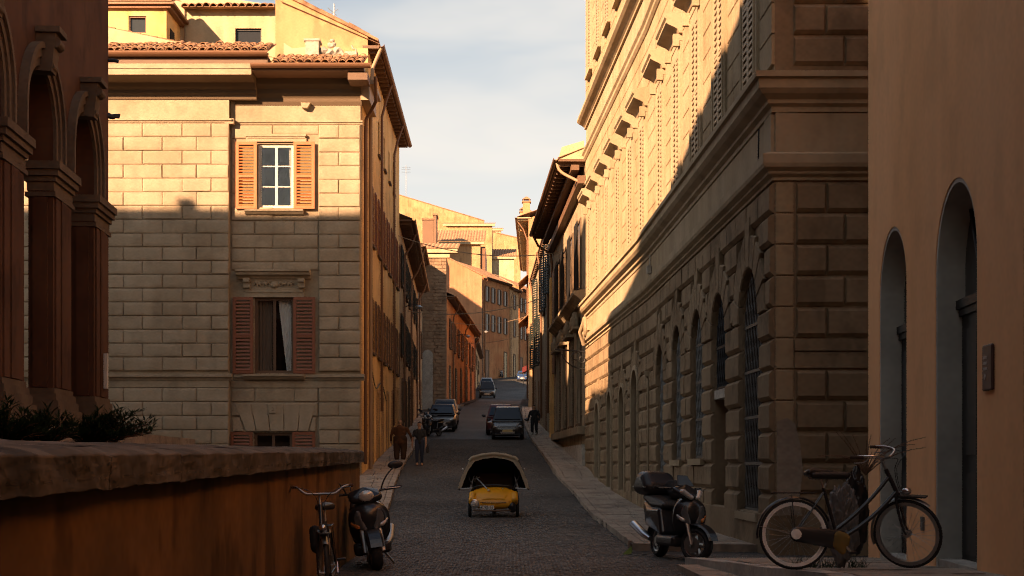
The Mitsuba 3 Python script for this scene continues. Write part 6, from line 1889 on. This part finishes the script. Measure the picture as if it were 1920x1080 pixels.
def person(label, x, y, z, yaw, top, bot, H=1.72, stride=.2, wide=1.0, bald=False, bag=None, shoes='leather', arm_out=0.0, loose=0.0, skin='skin', coat=0.0, sleeve=True):
    t = thing('person', label, 'person')
    M = mat4([x, y, z], yaw)
    k = H / 1.75
    hip, sh_, hd = .92 * k, 1.42 * k, 1.63 * k
    legs = []
    ft = []
    for s in (-1, 1):
        fwd = s * stride
        kn = (s * .10 * wide, fwd * .45 + .04, .49 * k)
        an = (s * .095 * wide, fwd - .02, .085)
        legs.append([(s * .09 * wide, 0, hip, .115 * wide), kn + (.075 * wide + loose * .04,), an + (.052 + loose * .06,)])
        ft.append((an, fwd))
    trousers = skin_mesh(legs + [[(-.06, 0, hip + .05, .13 * wide), (.06, 0, hip + .05, .13 * wide)]])
    put('trousers', moved(trousers, M), bot, t, smooth=True)
    torso = [[(0, 0, hip + .02 - coat, .135 * wide), (0, .01, 1.12 * k, .135 * wide), (0, 0, 1.32 * k, .14 * wide)], [(-.12 * wide, 0, 1.34 * k, .085), (.12 * wide, 0, 1.34 * k, .085)], [(-.09 * wide, 0, hip - coat, .11 * wide), (.09 * wide, 0, hip - coat, .11 * wide)],
             [(-.09 * wide, .02, 1.2 * k, .11 * wide), (.09 * wide, .02, 1.2 * k, .11 * wide)], [(-.15 * wide, 0, 1.36 * k, .075), (0, 0, 1.44 * k, .06), (.15 * wide, 0, 1.36 * k, .075)]]
    arms, skn = [], []
    for s in (-1, 1):
        sw = -s * stride * .6
        out = arm_out if s > 0 else arm_out * .3
        S0 = np.array([s * .19 * wide, 0, 1.36 * k])
        E = S0 + [s * (.07 + out * .4), sw * .3, -.28 * k]
        Wr = E + [s * (.0 + out * .3), sw * .7 + .06, -.24 * k]
        if sleeve:
            arms.append([tuple(S0) + (.072,), tuple(E) + (.055,), tuple(Wr) + (.042,)])
        else:
            arms.append([tuple(S0) + (.072,), tuple(S0 + (E - S0) * .65) + (.06,)])
            skn.append([tuple(S0 + (E - S0) * .55) + (.045,), tuple(E) + (.042,), tuple(Wr) + (.03,)])
        skn += hand(Wr, (Wr - E) + np.array([0, 0, -.05]), -s)
    put('jacket' if sleeve else 'shirt', moved(skin_mesh(torso + arms), M), top, t, smooth=True)
    put('hands' if sleeve else 'arms', moved(skin_mesh(skn, .012, 3), M), skin, t, smooth=True)
    sk, hm = head([0, .03, hd], 0, bald)
    put('head', moved(sk, M), skin, t, smooth=True)
    put('hair', moved(hm, M), 'hair' if not bald else 'grey_plaster', t, smooth=True)
    for an, fwd in ft:
        put('shoe', moved(sph_hull([(an[0], an[1] - .05, .05, .045), (an[0], an[1] + .06, .045, .045), (an[0], an[1] + .16, .035, .033), (an[0], an[1] - .02, .10, .045)]), M), shoes, t, smooth=True)
    if bag:
        put('bag', moved(cat([rbox(-.36, -.28, -.08, .18, .50, .78, .02), tube(curve([(-.32, -.02, .77), (-.31, .05, .86), (-.32, .12, .77)], 8), .008)]), M), bag, t)
    return t


pm = (-4.57, 61.0)
person('bald person in loose brown jacket and wide trousers walking up the pavement', pm[0], pm[1], gz(pm[1]) + .125, .0, 'brown_cloth', 'brown_cloth_dark', 1.62, .02, 1.4, True, None, 'brown_cloth_dark', .22, .9, coat=.12)
pd = (-3.68, 59.4)
person('person in dark shirt and jeans walking down the road carrying a bag', pd[0], pd[1], gz(pd[1]) + .02, math.pi, 'black_cloth', 'denim', 1.75, .10, .95, False, 'leather', 'skin', .05, 0, sleeve=False)
pr_ = (1002 - 960) / 2800 * 78.5
person('person in black clothes standing on the right pavement by the wall', pr_, 78.5, gz(78.5) + .125, math.pi * .9, 'black_cloth', 'black_cloth', 1.55, .05, 1.05, False, None, 'white_paint', .1, .2)

# ---- awning and shrub at the bend
aw = thing('red_awning', 'dark red shop awning at the bend of the street', 'awning')
put('cloth', hexa([(1.4, 199, 12.2), (3.0, 199, 12.9), (3.0, 203, 12.9), (1.4, 203, 12.2), (1.4, 199, 12.9), (3.0, 199, 13.6), (3.0, 203, 13.6), (1.4, 203, 12.9)]), 'red_awning', aw)
put('post', tube([(1.5, 199.2, 10.3), (1.5, 199.2, 12.2)], .04), 'iron', aw)


# ---- plants: stems with whorls of long leaves
def shrub(label, c, H, R, n, seed, lean=(0, 0)):
    r = np.random.default_rng(seed)
    t = thing('oleander', label, 'shrub', None)
    st_, LV, LF = [], [], []
    k = 0
    for i in range(n):
        a, rr = r.uniform(0, 2 * math.pi), R * math.sqrt(r.random())
        tip = np.array([c[0] + rr * math.cos(a) + lean[0] * r.random(), c[1] + rr * math.sin(a), c[2] + H * (1 - .55 * (rr / R) ** 2) * r.uniform(.75, 1.05)])
        base = np.array([c[0] + .2 * rr * math.cos(a), c[1] + .2 * rr * math.sin(a), c[2]])
        cv_ = curve([base, base * .5 + tip * .5 + [0, 0, .1], tip], 7)
        st_.append(tube(cv_, [.012, .01, .009, .008, .007, .006, .004], 5))
        ax_ = cv_[-1] - cv_[-3]
        for f in np.linspace(.35, 1.0, 10):
            p = np.array([np.interp(f * 6, range(7), cv_[:, q]) for q in range(3)])
            for w in range(3):
                aa = r.uniform(0, 2 * math.pi)
                d = np.array([math.cos(aa), math.sin(aa), r.uniform(.1, 1.1)]) + .5 * ax_ / np.linalg.norm(ax_)
                d /= np.linalg.norm(d)
                s = np.cross(d, [0, 0, 1]); s /= np.linalg.norm(s) + 1e-9
                L, wd = r.uniform(.12, .20), r.uniform(.011, .017)
                up = np.cross(s, d)
                q = [p, p + d * L * .4 + s * wd + up * .006, p + d * L * .45 - up * .004, p + d * L * .4 - s * wd + up * .006, p + d * L - [0, 0, L * .15]]
                LV += q
                LF += [[k, k + 1, k + 2], [k, k + 2, k + 3], [k + 1, k + 4, k + 2], [k + 2, k + 4, k + 3]]
                k += 5
    put('stems', cat(st_), 'wood_dark', t, kind='stuff')
    put('leaves', tm(LV, LF), 'leaf', t, kind='stuff')


shrub('leafy oleander with long pointed leaves spilling to the right behind the parapet', (-5.8, 20.6, .10), .64, .52, 60, 1, (.6, 0))
shrub('dark dense shrub low between the arcade piers behind the parapet', (-6.1, 19.3, .08), .64, .55, 46, 2)
shrub('dark shrub at the left edge behind the parapet', (-6.0, 17.6, .08), .66, .5, 44, 3)
# weeds at the foot of the wall and leaf on the road
fl = thing('fallen_leaf', 'pale green fallen leaf lying on the setts near the kerb', 'leaf')
put('blade', tm([(1.74, 23.3, -1.395), (1.80, 23.34, -1.34), (1.88, 23.3, -1.37), (1.84, 23.2, -1.40), (1.72, 23.22, -1.405), (1.87, 23.38, -1.28)], [[0, 1, 3], [0, 3, 4], [1, 2, 3], [1, 5, 2]]), 'leaf_fallen', fl)
wd = []
k = 0
WV, WF = [], []
for i in range(260):
    c = rng.integers(0, 3)
    if c == 0:
        u = rng.uniform(12.2, 13.6)
        b = np.array([PWx(u + 2) + rng.uniform(.02, .2), u + 2, gz(u + 2) + .012])
    else:
        b = np.array([rng.uniform(3.0, 3.9), rng.uniform(16.3, 16.7), FZ(16.5)])
    d = np.array([rng.normal(0, .06), rng.normal(0, .06), rng.uniform(.05, .17)])
    s = np.array([.006, .004, 0])
    WV += [b - s, b + s, b + d]
    WF.append([k, k + 1, k + 2])
    k += 3
put('weeds', tm(WV, WF), 'leaf', None, label='thin weeds growing along the foot of the walls', cat='weeds', kind='stuff')
